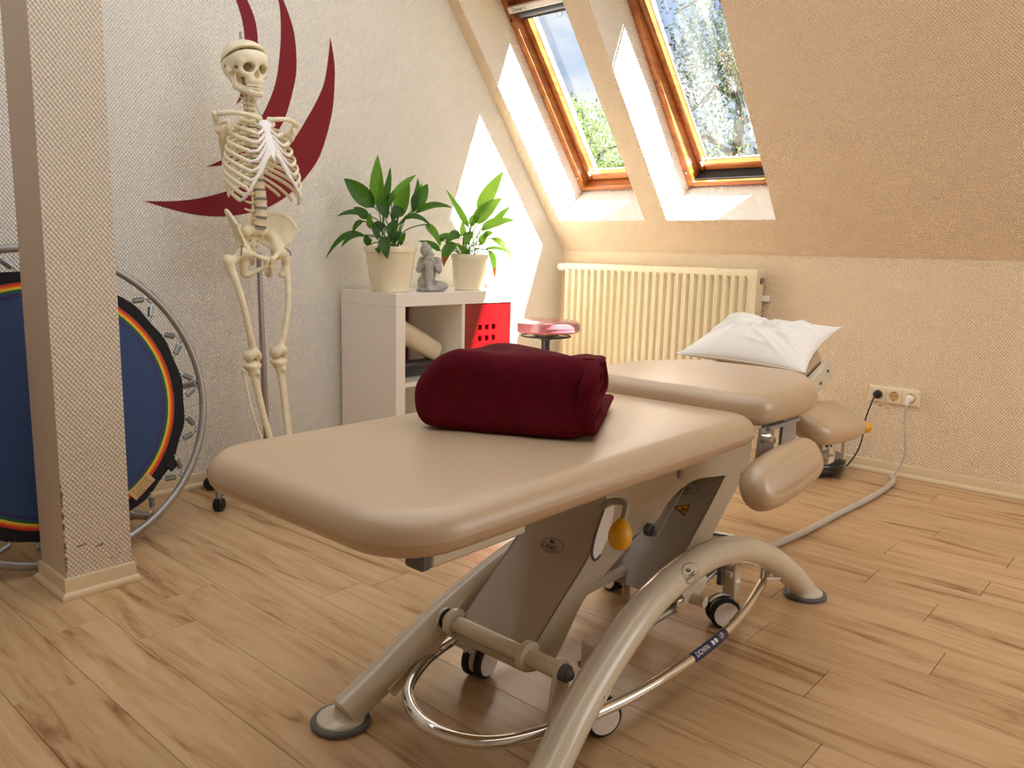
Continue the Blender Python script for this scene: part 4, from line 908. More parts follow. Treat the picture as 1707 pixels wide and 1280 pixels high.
for k in range(5):
    a = .3+k*2*pi/5; d = V3(cos(a), sin(a), 0)
    if True:
        e = ST+d*.20; o = MB().tube([ST+d*.02+V3(0, 0, .10), ST+d*.12+V3(0, 0, .088), e+V3(0, 0, .070)], [.016, .014, .011], 10).out('leg', 'chrome', st)
        w = np.cross(d, (0, 0, 1)); MB().lathe([(.001, -.016), (.018, -.016), (.020, -.012), (.020, .012), (.018, .016), (.001, .016)], e+V3(0, 0, .0205), w, 16).out('castor', 'black_plastic', o)
        MB().lathe([(.007, .02), (.007, .066)], e, (0, 0, 1), 8).out('castor_stem', 'zinc', o)

# ================================================================== WALL SOCKETS, CABLES, ROBOT
sx, sz, W_, H_ = 1.8786, .335, .2235, .081
so = thing('wall_socket', 'ivory triple wall socket on the right part of the back wall', 'socket', (sx+W_/2, 0, sz))
MB().box((sx, -.0085, sz), (sx+W_, -.0002, sz+H_), .003).out('frame', 'ivory_plastic', so, ang=30)
for k in range(3):
    cx, cz = sx+.0405+k*.0712, sz+H_/2
    o = MB().box((cx-.0335, -.0135, cz-.0335), (cx+.0335, -.0082, cz+.0335), .0015).out('insert', 'ivory_plastic', so, ang=30)
    MB().lathe([(.0225, 0), (.0225, .0006), (.0205, .0008), (.0195, .0002), (.001, .0002)], (cx, -.0134, cz), (0, -1, 0), 30).out('well', 'tag_tan', o)
    m = MB()
    for dx in (-.0095, .0095): m.lathe([(.0028, 0), (.0028, .0004)], (cx+dx, -.0137, cz), (0, -1, 0), 10)
    for dz in (-.0185, .0185): m.box((cx-.0035, -.0145, cz+dz-.002), (cx+.0035, -.0136, cz+dz+.002))
    m.out('contacts', 'ink', o)['kind'] = 'stuff'
def cord(name, label, pts, r, mt): o = MB().tube(cr(pts, 10), r, 10, roundcap=True).out(name, mt); tag(o, label, 'cable'); return o
cx, cz = sx+.0405, sz+H_/2
bk = cord('power_cord', 'thin black cord from the left socket down to the robot vacuum', [(cx-.006, -.036, cz-.008), (cx-.012, -.045, cz-.03), (cx-.035, -.046, .25), (cx-.04, -.045, .17), (cx-.055, -.045, .10), (cx-.085, -.05, .035), (cx-.11, -.06, .008), (cx-.16, -.085, .004)], .0034, 'black_plastic')
m = MB(); m.lathe([(.018, 0), (.0185, .012), (.016, .020), (.009, .024), (.001, .024)], (cx, -.0142, cz), (0, -1, 0), 22); m.tube([(cx, -.030, cz), (cx-.006, -.038, cz-.010)], [.009, .005], 8); m.out('plug', 'black_plastic', bk)
cx = sx+.0405+2*.0712
wc = cord('power_cord', 'pale cord from the right socket that runs into a grey hose on the floor', [(cx-.004, -.042, cz-.018), (cx-.006, -.046, cz-.05), (cx-.006, -.045, .27), (cx+.002, -.045, .21), (cx+.010, -.045, .15), (cx+.006, -.045, .09), (cx-.008, -.046, .05), (cx-.022, -.055, .022), (2.030, -.075, .0125)], .0042, 'cable_grey')
m = MB(); m.lathe([(.0175, 0), (.0180, .010), (.015, .022), (.009, .030), (.001, .031)], (cx, -.0142, cz), (0, -1, 0), 22); m.tube([(cx, -.032, cz+.004), (cx-.002, -.042, cz-.008), (cx-.004, -.044, cz-.030)], [.0135, .010, .006], 10); m.out('plug', 'white_plastic', wc)
sl_ = MB().tube(cr([(2.030, -.072, .0125), (2.055, -.12, .0125), (2.072, -.21, .0125), (2.078, -.40, .0125), (2.072, -.58, .0125), (2.056, -.82, .0125), (2.043, -1.10, .0125), (2.016, -1.36, .0125), (1.97, -1.62, .0125), (1.93, -1.82, .0125), (1.91, -2.05, .0125), (1.915, -2.10, .03), (1.925, -2.12, .07)], 8), .0118, 12, roundcap=True).out('hose', 'cable_grey', wc); tag(sl_, 'grey hose that sleeves the cord across the floor')

RB = V3(1.690, -.205, 0)
rb = thing('robot_vacuum', 'round black robot vacuum on the floor by the back skirting', 'robot vacuum', RB)
MB().lathe([(.15, .012), (.163, .018), (.166, .030), (.166, .062), (.160, .078), (.150, .084), (.12, .0845)], RB, (0, 0, 1), 56).out('body', 'black_plastic', rb)
MB().lathe([(.1665, .022), (.169, .026), (.169, .058), (.1665, .062)], RB, (0, 0, 1), 56, caps=False).out('bumper', 'black_gloss', rb)
MB().lathe([(.152, .0842), (.150, .0862), (.001, .0866)], RB, (0, 0, 1), 48).out('top_lid', 'dark_grey', rb)
MB().box((RB[0]+.045, RB[1]-.12, .0868), (RB[0]+.085, RB[1]-.098, .0872)).out('sticker', 'label_white', rb, smooth=False)
m = MB()
for a in (0, .9, 1.8): m.tube([RB+V3(.13, -.07, .010), RB+V3(.13+.055*cos(a-1.1), -.07+.055*sin(a-1.1), .005)], .0014, 5)
m.out('side_brush', 'black_plastic', rb)['kind'] = 'stuff'
for y in (-.1, .1): MB().lathe([(.028, -.01), (.028, .01)], RB+V3(0, y, .028), (0, 1, 0), 18).out('wheel', 'black_rubber', rb)
# ================================================================== PLANTS AND STATUE ON THE SHELF
NV = nrm(V3(fw[0], fw[1], 0)); RV = V3(-NV[1], NV[0], 0)*-1; ZV = V3(0, 0, 1)      # viewing plane axes used to lay out leaves around a pot
def pix(u, v, P0, dep=0):
    d = fw+(u-853.5)/FPX*rt-(v-640)/FPX*upv; o = P0+NV*dep; return CAM+d*(((o-CAM)@NV)/(d@NV))
def leaf(parent, base, tip, w, bend, mt, root, fold=.25, facing=None, brown=False, seed=0):
    rr = np.random.RandomState(seed)
    base, tip, root = V3(*base), V3(*tip), V3(*root); mid = (base+tip)/2+V3(*bend); n = 11; t = np.linspace(0, 1, n)
    C = np.outer((1-t)**2, base)+np.outer(2*t*(1-t), mid)+np.outer(t*t, tip); T = np.gradient(C, axis=0); T /= np.linalg.norm(T, axis=1)[:, None]
    f = nrm(facing if facing is not None else -NV*.9+ZV*.35)
    prof = np.sin(np.pi*np.clip(t, 0, 1)**.72)**.8*(1-.25*t); prof[0] = .05; prof[-1] = .01; R = []
    for i in range(n):
        s = nrm(np.cross(T[i], f)); u = nrm(np.cross(s, T[i])); row = []
        for k in (-1, -.55, 0, .55, 1):
            row.append(C[i]+s*w/2*prof[i]*k+u*(fold*w*.5*prof[i]*(abs(k)**1.3)+.012*w*np.sin(t[i]*19+k*4+seed)))
        R.append(row)
    m = MB(); m.loft(R, closed=False, caps=False)
    if brown:   # dried tip
        for j in range(len(m.f)): m.mi[j] = 1 if j >= 4*7 else 0
    uvv = np.array([(t[i], k) for i in range(n) for k in (-1, -.55, 0, .55, 1)]); luv = [uvv[i] for q in m.f for i in q]
    o = m.out('leaf', [mt, 'leaf_brown'] if brown else mt, parent, ang=180, recalc=False, uv=luv)
    q = root+(base-root)*.5+ZV*(.02+.25*abs(base[2]-root[2])*.4)
    st = MB().tube(cr([root, q, base, C[2]], 4), [.0026]*12+[.0016], 5).out('petiole', 'leaf_light' if 'light' in mt else 'leaf_mid', o)
    return o
def pot(root, c, r0_, r1_, h):
    MB().lathe([(.001, .0), (r0_-.004, .0), (r0_, .003), (r0_+(r1_-r0_)*.55, h*.58), (r1_-.007, h-.030), (r1_-.0065, h-.027), (r1_-.003, h-.026), (r1_, h-.004), (r1_-.001, h), (r1_-.005, h), (r1_-.008, h-.02), (r1_-.009, h-.03), (.001, h-.03)], c, (0, 0, 1), 44).out('pot', 'pot_cream', root)
    MB().lathe([(r1_-.009, h-.032), (r1_*.5, h-.022), (.001, h-.020)], c, (0, 0, 1), 20).out('soil', 'soil', root)
def plant(label, c, r0_, r1_, h, leaves, org=(530, 250), sc=3.459):
    root = thing('peace_lily', label, 'potted plant', c, 'leafy plants in cream pots on the shelf'); c = V3(*c); pot(root, c, r0_, r1_, h)
    rr = np.random.RandomState(len(leaves)); k = 0
    for (b, t, w, dep, bend, mt, *ex) in leaves:
        k += 1; db, dt = (dep if isinstance(dep, tuple) else (dep*.5, dep))
        B = pix(org[0]+b[0]/sc, org[1]+b[1]/sc, c, db); Tt = pix(org[0]+t[0]/sc, org[1]+t[1]/sc, c, dt)
        wm = w/sc/FPX*((c-CAM)@NV); a = rr.rand()*6.28; rt_ = c+V3(.035*cos(a), .035*sin(a), h-.02)
        bd = RV*bend[0]+ZV*bend[1]-NV*bend[2]; fc = -NV*(.9-.3*rr.rand())+ZV*(.2+.4*rr.rand())+RV*(rr.rand()-.5)*.7
        leaf(root, B, Tt, wm, bd, mt, rt_, .22+.2*rr.rand(), fc, 'b' in ex, k)
    return root
D_, M_, L__ = 'leaf_dark', 'leaf_mid', 'leaf_light'
plant('larger leafy plant in a cream pot at the left end of the shelf', (.275, -1.595, CHH), .085, .1165, .200, [
    ((345, 330), (345, 28), 92, .0, (0, .0, .02), M_), ((372, 330), (418, 95), 46, .04, (.01, 0, 0), D_), ((325, 330), (150, 165), 112, -.02, (-.01, .02, .0), D_),
    ((425, 300), (568, 142), 60, .03, (-.01, .015, 0), M_), ((460, 390), (530, 190), 98, -.04, (0, .01, .01), M_), ((548, 340), (632, 195), 92, .02, (.01, .01, 0), D_),
    ((560, 365), (775, 335), 46, -.02, (0, .045, .01), D_), ((300, 380), (105, 385), 46, -.03, (0, .035, .01), D_), ((270, 500), (42, 632), 40, -.03, (-.01, .10, 0), D_),
    ((265, 490), (133, 565), 38, -.06, (-.01, .04, .01), D_), ((375, 300), (400, 398), 86, -.08, (0, .015, .03), D_), ((440, 405), (420, 535), 78, -.09, (.01, .01, .03), D_),
    ((385, 500), (400, 628), 78, (-.11, -.15), (0, .01, .03), D_), ((365, 420), (325, 490), 62, -.06, (0, .01, .02), D_), ((480, 330), (425, 410), 74, -.06, (0, .01, .02), D_),
    ((490, 400), (655, 440), 40, -.05, (0, .05, .01), D_), ((285, 400), (205, 330), 66, .02, (0, .01, 0), D_), ((260, 410), (197, 485), 38, -.02, (-.005, .02, .01), D_),
    ((300, 450), (300, 360), 40, -.02, (0, .0, .02), M_), ((475, 545), (505, 475), 50, -.04, (0, .0, .02), D_), ((545, 360), (575, 160), 56, .06, (.02, 0, 0), D_),
    ((300, 545), (280, 485), 52, -.06, (-.01, 0, .01), D_), ((620, 430), (703, 555), 50, -.04, (.02, .02, .01), M_), ((400, 330), (455, 215), 50, .05, (0, 0, 0), D_),
    ((345, 560), (355, 600), 40, (-.11, -.14), (0, .01, .01), D_), ((560, 350), (600, 190), 50, .05, (0, 0, 0), M_), ((330, 420), (345, 520), 56, -.10, (0, 0, .02), D_), ((470, 470), (440, 545), 52, -.08, (0, 0, .02), D_)])
plant('smaller leafy plant with brown leaf tips at the right end of the shelf', (.298, -1.116, CHH), .0725, .0925, .173, [
    ((925, 360), (1070, 120), 92, .0, (-.005, 0, .01), L__), ((905, 420), (1062, 275), 98, -.03, (-.01, .005, .02), L__), ((940, 460), (1135, 405), 72, -.05, (0, .02, .02), L__),
    ((868, 445), (735, 222), 42, .02, (.02, -.02, 0), M_), ((880, 440), (940, 350), 66, .0, (0, 0, .01), M_), ((705, 582), (578, 525), 48, -.04, (.01, .015, .01), D_),
    ((800, 540), (725, 672), 82, -.10, (-.02, .03, .02), D_, 'b'), ((875, 470), (850, 558), 66, -.10, (.005, .01, .03), M_), ((840, 500), (833, 410), 42, .0, (0, 0, .01), L__),
    ((1000, 510), (1118, 638), 46, .0, (.015, .04, .01), L__), ((985, 580), (1018, 748), 40, -.06, (.015, .035, .01), M_, 'b'), ((935, 545), (980, 470), 56, -.04, (0, 0, .01), L__),
    ((1000, 440), (1110, 325), 42, .05, (0, .01, 0), M_), ((820, 490), (735, 540), 62, -.08, (0, .03, .02), D_), ((690, 520), (800, 500), 50, .02, (0, .02, 0), D_),
    ((960, 575), (1130, 610), 22, -.02, (0, .04, .01), M_), ((860, 590), (800, 545), 40, -.05, (0, 0, .01), M_), ((955, 500), (1010, 480), 50, -.05, (0, .01, .01), L__), ((930, 420), (1000, 330), 60, .04, (0, 0, 0), M_), ((680, 500), (705, 555), 44, .02, (.005, .01, 0), L__)])

# seated, bowed figure of grey stone
def statue():
    c = V3(.307, -1.38, CHH); rr = np.random.RandomState(1)
    def fn(p):   # local: x to the viewer's right, y toward the viewer, z up
        base = Ell(p, (-.005, .012, .006), (.062, .050, .012)); base = smin(base, Ell(p, (.045, .012, .022), (.038, .040, .022)), .012)
        hip = Ell(p, (-.022, -.010, .036), (.042, .042, .038)); tor = Ell(p, (-.010, -.006, .098), (.036, .030, .062))
        shin = Cap(p, (.000, .052, .022), (-.002, .040, .128), .0165, .0205); thigh = Cap(p, (-.02, -.01, .05), (-.002, .036, .128), .026, .020)
        foot = Ell(p, (.004, .064, .011), (.018, .028, .011)); leg2 = Cap(p, (-.005, .0, .030), (.062, .022, .026), .024, .019); leg3 = Cap(p, (.062, .022, .022), (.008, .045, .016), .016, .012)
        armL = Cap(p, (-.044, -.002, .136), (-.052, .022, .098), .017, .0155); fore = Cap(p, (-.050, .026, .096), (-.012, .048, .148), .0125, .010)
        armR = Cap(p, (.034, -.002, .136), (.040, .022, .096), .0165, .0145); foreR = Cap(p, (.038, .024, .092), (.006, .050, .146), .0115, .010)
        hands = Ell(p, (-.002, .046, .152), (.020, .016, .011)); sh = Cap(p, (-.040, -.006, .138), (.030, -.006, .138), .019)
        head = U(.006, Ell(p, (-.020, .026, .186), (.027, .030, .031)), Ell(p, (.004, .040, .168), (.016, .015, .014))); curl = .0016*np.sin(p[..., 0]*420)*np.sin(p[..., 2]*420)*np.sin(p[..., 1]*400)
        head = head+np.where(p[..., 2] > .172, curl, 0); bun = Ell(p, (-.027, .018, .217), (.013, .013, .009)); ear = Ell(p, (-.004, .020, .178), (.005, .008, .013))
        body = U(.010, hip, tor, thigh, sh); body = U(.005, body, armL, armR, shin, leg2, leg3, base, foot); body = U(.003, body, fore, foreR, hands)
        body = U(.004, body, head, ear, bun); body = body+.0010*np.sin(p[..., 2]*300+8*np.sin(p[..., 0]*60))*(p[..., 2] < .15)
        return np.maximum(body, -p[..., 2])
    v, f = nets(fn, (-.075, -.055, -.002), (.09, .10, .235), .0030)
    v = c+np.outer(v[:, 0], RV)+np.outer(v[:, 1], -NV)+np.outer(v[:, 2], ZV)
    o = mk('stone_figure', v, f, 'stone', ang=180); tag(o, 'small grey stone seated figure bowed over its raised knee, between the two plants', 'figurine')
statue()
# ================================================================== ANATOMICAL SKELETON
SB = V3(.300, -2.250, 0)
sk = thing('anatomical_skeleton', 'cream anatomical skeleton without arms hanging on a grey wheeled stand by the left wall', 'skeleton', SB)
LOWER = [False]; PYAW = rotm((0, 0, 1), radians(13)); PCEN = V3(-.020, 0, 0)
def S_(v):
    v = np.asarray(v, float)
    if LOWER[0]: v = (v-PCEN)@PYAW.T+PCEN            # pelvis and legs are turned a little further than the chest
    return v+SB
def bone(name, v, f, m='bone', ang=70, parent=None): return mk(name, S_(v), f, m, parent or sk, ang=ang)
def bfield(name, fn, lo, hi, h, m='bone', mirror=False, parent=None, ang=180, post=None):
    v, f = nets(fn, lo, hi, h)
    if post is not None: v = post(v)
    return bone(name, v, f, m, ang, parent)
def mbone(name, m, mt='bone', parent=None, ang=70): m.v = [S_(q) for q in m.v]; return m.out(name, mt, parent or sk, ang=ang)
# stand
mbone('stand_pole', MB().tube([(-.006, .006, .085), (-.010, -.002, .55), (-.02, -.004, .965)], [.0125, .012, .009], 14), 'steel_grey')
mbone('stand_rod', MB().tube([(-.045, -.030, 1.50), (-.050, -.036, 1.765)], .0048, 10), 'steel_grey')
for k in range(5):
    a = radians(-80.5+k*72); d = V3(cos(a), sin(a), 0); e = d*.236 if k else d*.236
    if k == 4: d = nrm(V3(-.253, -.136, 0)); e = d*.262
    o = mbone('stand_leg', MB().tube([d*.01+V3(0, 0, .085), e+V3(0, 0, .066)], [.017, .0135], 12), 'steel_grey')
    mbone('leg_post', MB().lathe([(.012, .044), (.0125, .048), (.0125, .080), (.008, .086), (.001, .087)], e, (0, 0, 1), 14), 'steel_grey', o)
    w = nrm(np.cross(d, (0, 0, 1))+d*.5)
    for s in (-1, 1): mbone('castor_wheel', MB().lathe([(.001, s*.005), (.022, s*.005), (.024, s*.007), (.024, s*.014), (.021, s*.017), (.001, s*.017)], e+V3(0, 0, .0245), w, 20), 'black_plastic', o)
    mbone('castor_hood', MB().lathe([(.014, -.006), (.027, -.006), (.027, .006), (.014, .006)], e+V3(0, 0, .0265), w, 18), 'black_plastic', o)
mbone('stand_hub', MB().lathe([(.03, .07), (.032, .075), (.032, .10), (.02, .11), (.016, .13)], (0, 0, 0), (0, 0, 1), 20), 'steel_grey')

# skull -------------------------------------------------------------
SC = V3(-.028, -.030, 1.652); SR = rotm((0, 0, 1), radians(-2))@rotm((0, 1, 0), radians(3))
def sk_local(p): return (p-SC)@SR
def cran(q):
    d = U(.03, Ell(q, (-.016, 0, .012), (.090, .071, .066)), Ell(q, (-.045, 0, -.012), (.055, .062, .052)), Ell(q, (.040, 0, .008), (.043, .056, .046)))
    return d
def skull_fn(p):
    q = sk_local(p); a = np.abs(q[..., 1]); m = np.stack([q[..., 0], a, q[..., 2]], -1)
    d = cran(q); d = np.maximum(d, -(Ell(q, (-.016, 0, .012), (.084, .065, .060))))                       # hollow vault
    cut = (q[..., 2]-(.042+.34*(q[..., 0]-.075))); d = smax(d, cut, .002)
    face = U(.012, Box(q, (.058, 0, -.050), (.022, .026, .030), .014), Cap(m, (.066, .012, -.004), (.060, .044, -.006), .0095, .0085), Cap(m, (.060, .044, -.006), (.052, .047, -.034), .0080, .0095), Cap(m, (.070, .004, -.008), (.078, .003, -.032), .0075, .005))
    zyg = Cap(m, (.052, .045, -.038), (-.005, .064, -.036), .0080, .0050); max_ = U(.010, Ell(q, (.062, 0, -.066), (.024, .029, .020)), Cap(m, (.060, .022, -.048), (.054, .044, -.040), .013, .010))
    d = U(.010, d, face, max_); d = U(.006, d, zyg, Cap(m, (-.012, .056, -.030), (-.016, .052, -.064), .014, .007))
    d = smax(d, -Ell(m, (.066, .0255, -.021), (.034, .0185, .0165)), .006)                                # orbits
    d = smax(d, -Ell(m, (.040, .021, -.021), (.030, .010, .010)), .004)
    d = smax(d, -U(.004, Ell(q, (.086, 0, -.048), (.030, .0105, .0125)), Ell(q, (.084, 0, -.040), (.026, .006, .012))), .003)   # nose
    d = smax(d, -Ell(m, (.028, .055, -.046), (.024, .012, .030)), .006)                                    # temple hollow behind the cheek
    d = smax(d, -Ell(q, (-.005, 0, -.078), (.048, .034, .032)), .008)
    return d
so_ = bfield('skull', skull_fn, SC+V3(-.12, -.09, -.10), SC+V3(.12, .09, .08), .0032)
CR_ = rotm((0, 1, 0), radians(-3.6)); CO = SC+SR@V3(-.105, 0, -.018)
def cap_fn(p):
    q = sk_local((p-CO-V3(0, 0, .001))@CR_+CO); d = np.maximum(cran(q), -Ell(q, (-.016, 0, .012), (.084, .065, .060)))
    return smax(d, -(q[..., 2]-(.0425+.34*(q[..., 0]-.075))), .002)
bfield('skull_cap', cap_fn, SC+V3(-.13, -.09, -.05), SC+V3(.11, .09, .13), .0034)
m = MB()
for s in (-1, 1):
    g = [SC+SR@V3(-.030, s*.0685, -.006), SC+SR@V3(-.025, s*.0700, -.016), SC+SR@V3(-.029, s*.0665, -.024)]; m.tube(g, .0018, 6)
    m.ball(SC+SR@V3(-.030, s*.0665, .036), .0020, 6)
mbone('skull_hooks', m, 'bone_dark')['kind'] = 'stuff'
def jaw_fn(p):
    q = sk_local(p); m = np.stack([q[..., 0], np.abs(q[..., 1]), q[..., 2]], -1)
    d = U(.010, Cap(m, (.072, .0, -.108), (.066, .018, -.107), .0125, .0120), Cap(m, (.066, .018, -.106), (.014, .040, -.090), .0115, .0095), Cap(m, (.014, .040, -.088), (.000, .043, -.072), .0100, .0085))
    fl_ = Cap(m, (.004, .047, -.088), (-.012, .050, -.040), .0085, .0060); fl2 = Cap(m, (.014, .047, -.080), (.012, .050, -.046), .0070, .0040)
    d = U(.010, d, fl_, fl2, Cap(m, (.068, .010, -.096), (.020, .036, -.088), .0085, .0085)); d = smax(d, -Ell(q, (.015, 0, -.098), (.047, .029, .040)), .004)
    return d
bfield('jaw', jaw_fn, SC+V3(-.05, -.075, -.14), SC+V3(.11, .075, -.02), .0030)
m = MB()
for row, z, h in ((0, -.0835, .0075), (1, -.0935, .0070)):
    for i in range(14):
        u = (i-6.5)/6.5; a = u*1.30; x = .052+.031*cos(a)-(.001 if row else 0); y = .0285*sin(a)*1.03
        c = SC+SR@V3(x, y, z); M = SR@rotm((0, 0, 1), a); w = .0026 if abs(u) < .45 else .0033; m.box((-.0035, -w, -h/2-.001), (.0032, w, h/2+.001), .0013, M=(M, c))
mbone('teeth', m, 'teeth')['kind'] = 'stuff'

# spine ---------------------------------------------------------------
TYaw = rotm((0, 0, 1), radians(-7))
def spc(z):   # centre line of the vertebral bodies (forward, left)
    zs = [.99, 1.05, 1.10, 1.16, 1.24, 1.34, 1.44, 1.50, 1.545, 1.58]; fx = [-.020, -.006, .004, .004, -.014, -.036, -.036, -.020, -.014, -.018]; ly = [-.004, -.003, -.002, 0, .002, .0, -.006, -.014, -.020, -.024]
    return V3(np.interp(z, zs, fx), np.interp(z, zs, ly), z)
def vertebra(z, r, h, spl, trl, tilt, lumbar):
    c = spc(z); m = MB(); R = rotm((0, 1, 0), tilt)
    m.lathe([(r*.7, -h/2), (r, -h/2+.001), (r*.86, 0), (r, h/2-.001), (r*.7, h/2)], c, R@V3(0, 0, 1), 16)
    T = lambda x, y, zz: c+R@V3(x, y, zz)
    for s in (-1, 1):
        m.tube([T(-r*.5, s*r*.7, h*.15), T(-r*1.3, s*r*.85, h*.1)], [r*.30, r*.26], 7); m.tube([T(-r*1.3, s*r*.8, h*.05), T(-r*1.5, s*(r+trl*.5), h*.1), T(-r*1.75, s*(r+trl), h*.25)], [r*.28, r*.2, r*.17], 7, roundcap=True)
        m.tube([T(-r*1.35, s*r*.75, -h*.75), T(-r*1.4, s*r*.75, h*.75)], r*.26, 7, roundcap=True)
    m.tube([T(-r*1.5, r*.5, 0), T(-r*1.75, 0, -h*.1), T(-r*1.5, -r*.5, 0)], r*.24, 7); m.tube([T(-r*1.6, 0, -h*.05), T(-r*1.6-spl, 0, -h*.2-spl*(.15 if lumbar else .75))], [r*.26, r*.17], 7, flat=1.6 if lumbar else 1, roundcap=True)
    return mbone('vertebra', m, ang=50)
ZC_ = [1.478+.0165*i for i in range(6)]; ZT = [1.250+.0190*i for i in range(12)]; ZL = [1.083+.0335*i for i in range(5)]
for i, z in enumerate(ZC_): vertebra(z, .0160+.0006*(5-i), .0140, .018+.008*(i == 0), .013, .08, False)
for i, z in enumerate(ZT): vertebra(z, .0175-.00035*i, .0165, .030, .020+.001*i, .05, False)
for i, z in enumerate(ZL): vertebra(z, .0235-.0008*i, .0265, .028, .022, [.28, .12, .0, -.06, -.05][i], True)
allz = [ZL[0]-.018]+[(a+b)/2 for a, b in zip(ZL, ZL[1:])]+[(ZL[-1]+ZT[0])/2]
for i, z in enumerate(allz):
    mbone('spinal_disc', MB().lathe([(.019, -.0042), (.0222-.0006*i, -.003), (.0222-.0006*i, .003), (.019, .0042)], spc(z), rotm((0, 1, 0), [.5, .2, .05, -.03, -.05, -.03][i])@V3(0, 0, 1), 16), 'disc_grey')
for z in [(a+b)/2 for a, b in zip(ZT, ZT[1:])]: mbone('spinal_disc', MB().lathe([(.0150, -.0016), (.0150, .0016)], spc(z), (0, 0, 1), 12), 'bone_dark')

# rib cage ------------------------------------------------------------
aL = [.062, .088, .106, .118, .126, .133, .138, .141, .140, .135, .125, .108]; aF = [.058, .078, .092, .103, .110, .116, .120, .121, .118, .112, .104, .092]
drop = [.030, .045, .062, .080, .098, .114, .128, .138, .142, .140, .105, .070]; pe = [2.62, 2.50, 2.45, 2.42, 2.40, 2.42, 2.42, 2.36, 2.28, 2.12, 1.45, 1.05]
def ribpt(i, s, ph):
    bk = np.interp(i, [0, 3, 8, 11], [-.074, -.098, -.100, -.086]); x = bk+aF[i]*(1-cos(ph)); y = s*aL[i]*sin(ph); z = ZT[11-i]+.006-drop[i]*(ph/pe[i])**1.25
    return TYaw@V3(x, y, 0)+V3(0, 0, z)
ends = {}
for i in range(12):
    for s in (-1, 1):
        c = spc(ZT[11-i]); ph = np.linspace(.42, pe[i], 20); P = [c+V3(-.012, s*.014, .003), c+V3(-.026, s*.024, .004)]+[ribpt(i, s, p) for p in ph]; P = np.array(P)
        r = np.r_[.0032, .0040, np.linspace(.0046, .0052, 20)]; r = r*(1.0 if i < 10 else .8)
        mbone('rib', MB().tube(cr(P, 2), np.interp(np.linspace(0, 1, 2*len(P)-1), np.linspace(0, 1, len(r)), r), 8, flat=1.6, up=(0, 0, 1), roundcap=True), ang=180); ends[i, s] = P[-1]
# sternum with the pale cartilage
def st(t): return TYaw@V3(.050+.062*t, 0, 0)+V3(0, 0, 1.447-.125*t)
m = MB(); R = []
for t, w, d in ((-.02, .014, .005), (.0, .026, .006), (.10, .027, .006), (.24, .017, .0055), (.34, .013, .005), (.55, .017, .005), (.78, .019, .005), (.92, .013, .004), (1.05, .007, .003), (1.22, .004, .002)):
    c = st(t); a = np.arange(12)*2*pi/12; R.append([c+TYaw@V3(d*cos(q), w*sin(q), 0) for q in a])
m.loft(R)
for i in range(7):
    for s in (-1, 1):
        e = ends[i, s]; tt = [.06, .27, .42, .57, .72, .86, .97][i]; q = st(tt)+TYaw@V3(.001, s*.014, 0); mid = (e+q)/2+TYaw@V3(.012, s*.004, 0)+V3(0, 0, -.010-.003*i)
        m.tube(cr([e-(q-e)*.02, mid, q], 5), [.0052]*10+[.0045], 8, flat=1.1)
for s in (-1, 1):
    e6, e7, e8, e9 = [ends[i, s] for i in (6, 7, 8, 9)]; q = st(.98)+TYaw@V3(0, s*.010, 0)
    m.tube(cr([q, q+TYaw@V3(.008, s*.022, -.030), (e6+e7)/2+TYaw@V3(.014, -s*.004, -.012), e8+TYaw@V3(.008, s*.0, -.008), e9+V3(0, 0, -.003)], 6), np.linspace(.0058, .0046, 25), 8, flat=1.2)
    for e, o_ in ((e7, (.008, 0, -.008)), (e8, (.008, 0, -.006))): m.tube([e, e+TYaw@V3(*o_)], .0046, 7)
tag(mbone('sternum', m, 'bone_white', ang=180), 'whitish sternum with the rib cartilage')

# shoulder girdle -------------------------------------------------------
for s in (-1, 1):
    W_ = lambda x, y, z: TYaw@V3(x, s*y, 0)+V3(0, 0, z)
    mbone('clavicle', MB().tube(cr([W_(.048, .018, 1.452), W_(.058, .055, 1.458), W_(.034, .105, 1.464), W_(-.004, .148, 1.460)], 6), np.interp(np.linspace(0, 1, 19), [0, .15, .6, 1], [.0105, .0078, .0072, .0095]), 10, flat=1.15, roundcap=True), ang=180)
    A, B, C_, G, Ac, Co = W_(-.104, .070, 1.432), W_(-.112, .095, 1.292), W_(-.104, .078, 1.34), W_(-.030, .142, 1.415), W_(-.016, .160, 1.458), W_(.026, .128, 1.422)
    def sc_fn(p, A=A, B=B, C_=C_, G=G, Ac=Ac, Co=Co):
        n = nrm(np.cross(B-A, G-A)); h = (p-A)@n+.008*np.sin(((p-A)@nrm(B-A))*18); pr = p-h[..., None]*n
        e = []; cen = (A+B+G)/3
        for u, v_ in ((A, B), (B, G), (G, A)):
            q = nrm(np.cross(n, v_-u)); q = q if (cen-u)@q < 0 else -q; e.append((pr-u)@q)
        tri = np.stack(e, -1).max(-1); pl_ = smax(np.abs(h)-.0034, tri-.008, .004)
        d = U(.006, pl_, Cap(p, A, B, .0042), Cap(p, B, G, .0050, .0065), Cap(p, A+nrm(B-A)*.028, (A+B)/2*.25+Ac*.75-V3(0, 0, .01), .0036, .0060), Cap(p, (A+B)/2*.25+Ac*.75-V3(0, 0, .01), Ac, .0090, .0120), Ell(p, G, (.017, .016, .024)))
        d = U(.006, d, Cap(p, G+V3(0, 0, .012), Co+V3(0, 0, .010), .0065, .0060), Cap(p, Co+V3(0, 0, .010), Co-V3(0, 0, .012), .0065, .0062)); d = smax(d, -Ell(p, G+TYaw@V3(.010, s*.018, .002), (.016, .014, .016)), .003)
        return d
    pts_ = np.array([A, B, G, Ac, Co]); bfield('scapula', sc_fn, pts_.min(0)-.03, pts_.max(0)+.03, .0036)

LOWER[0] = True
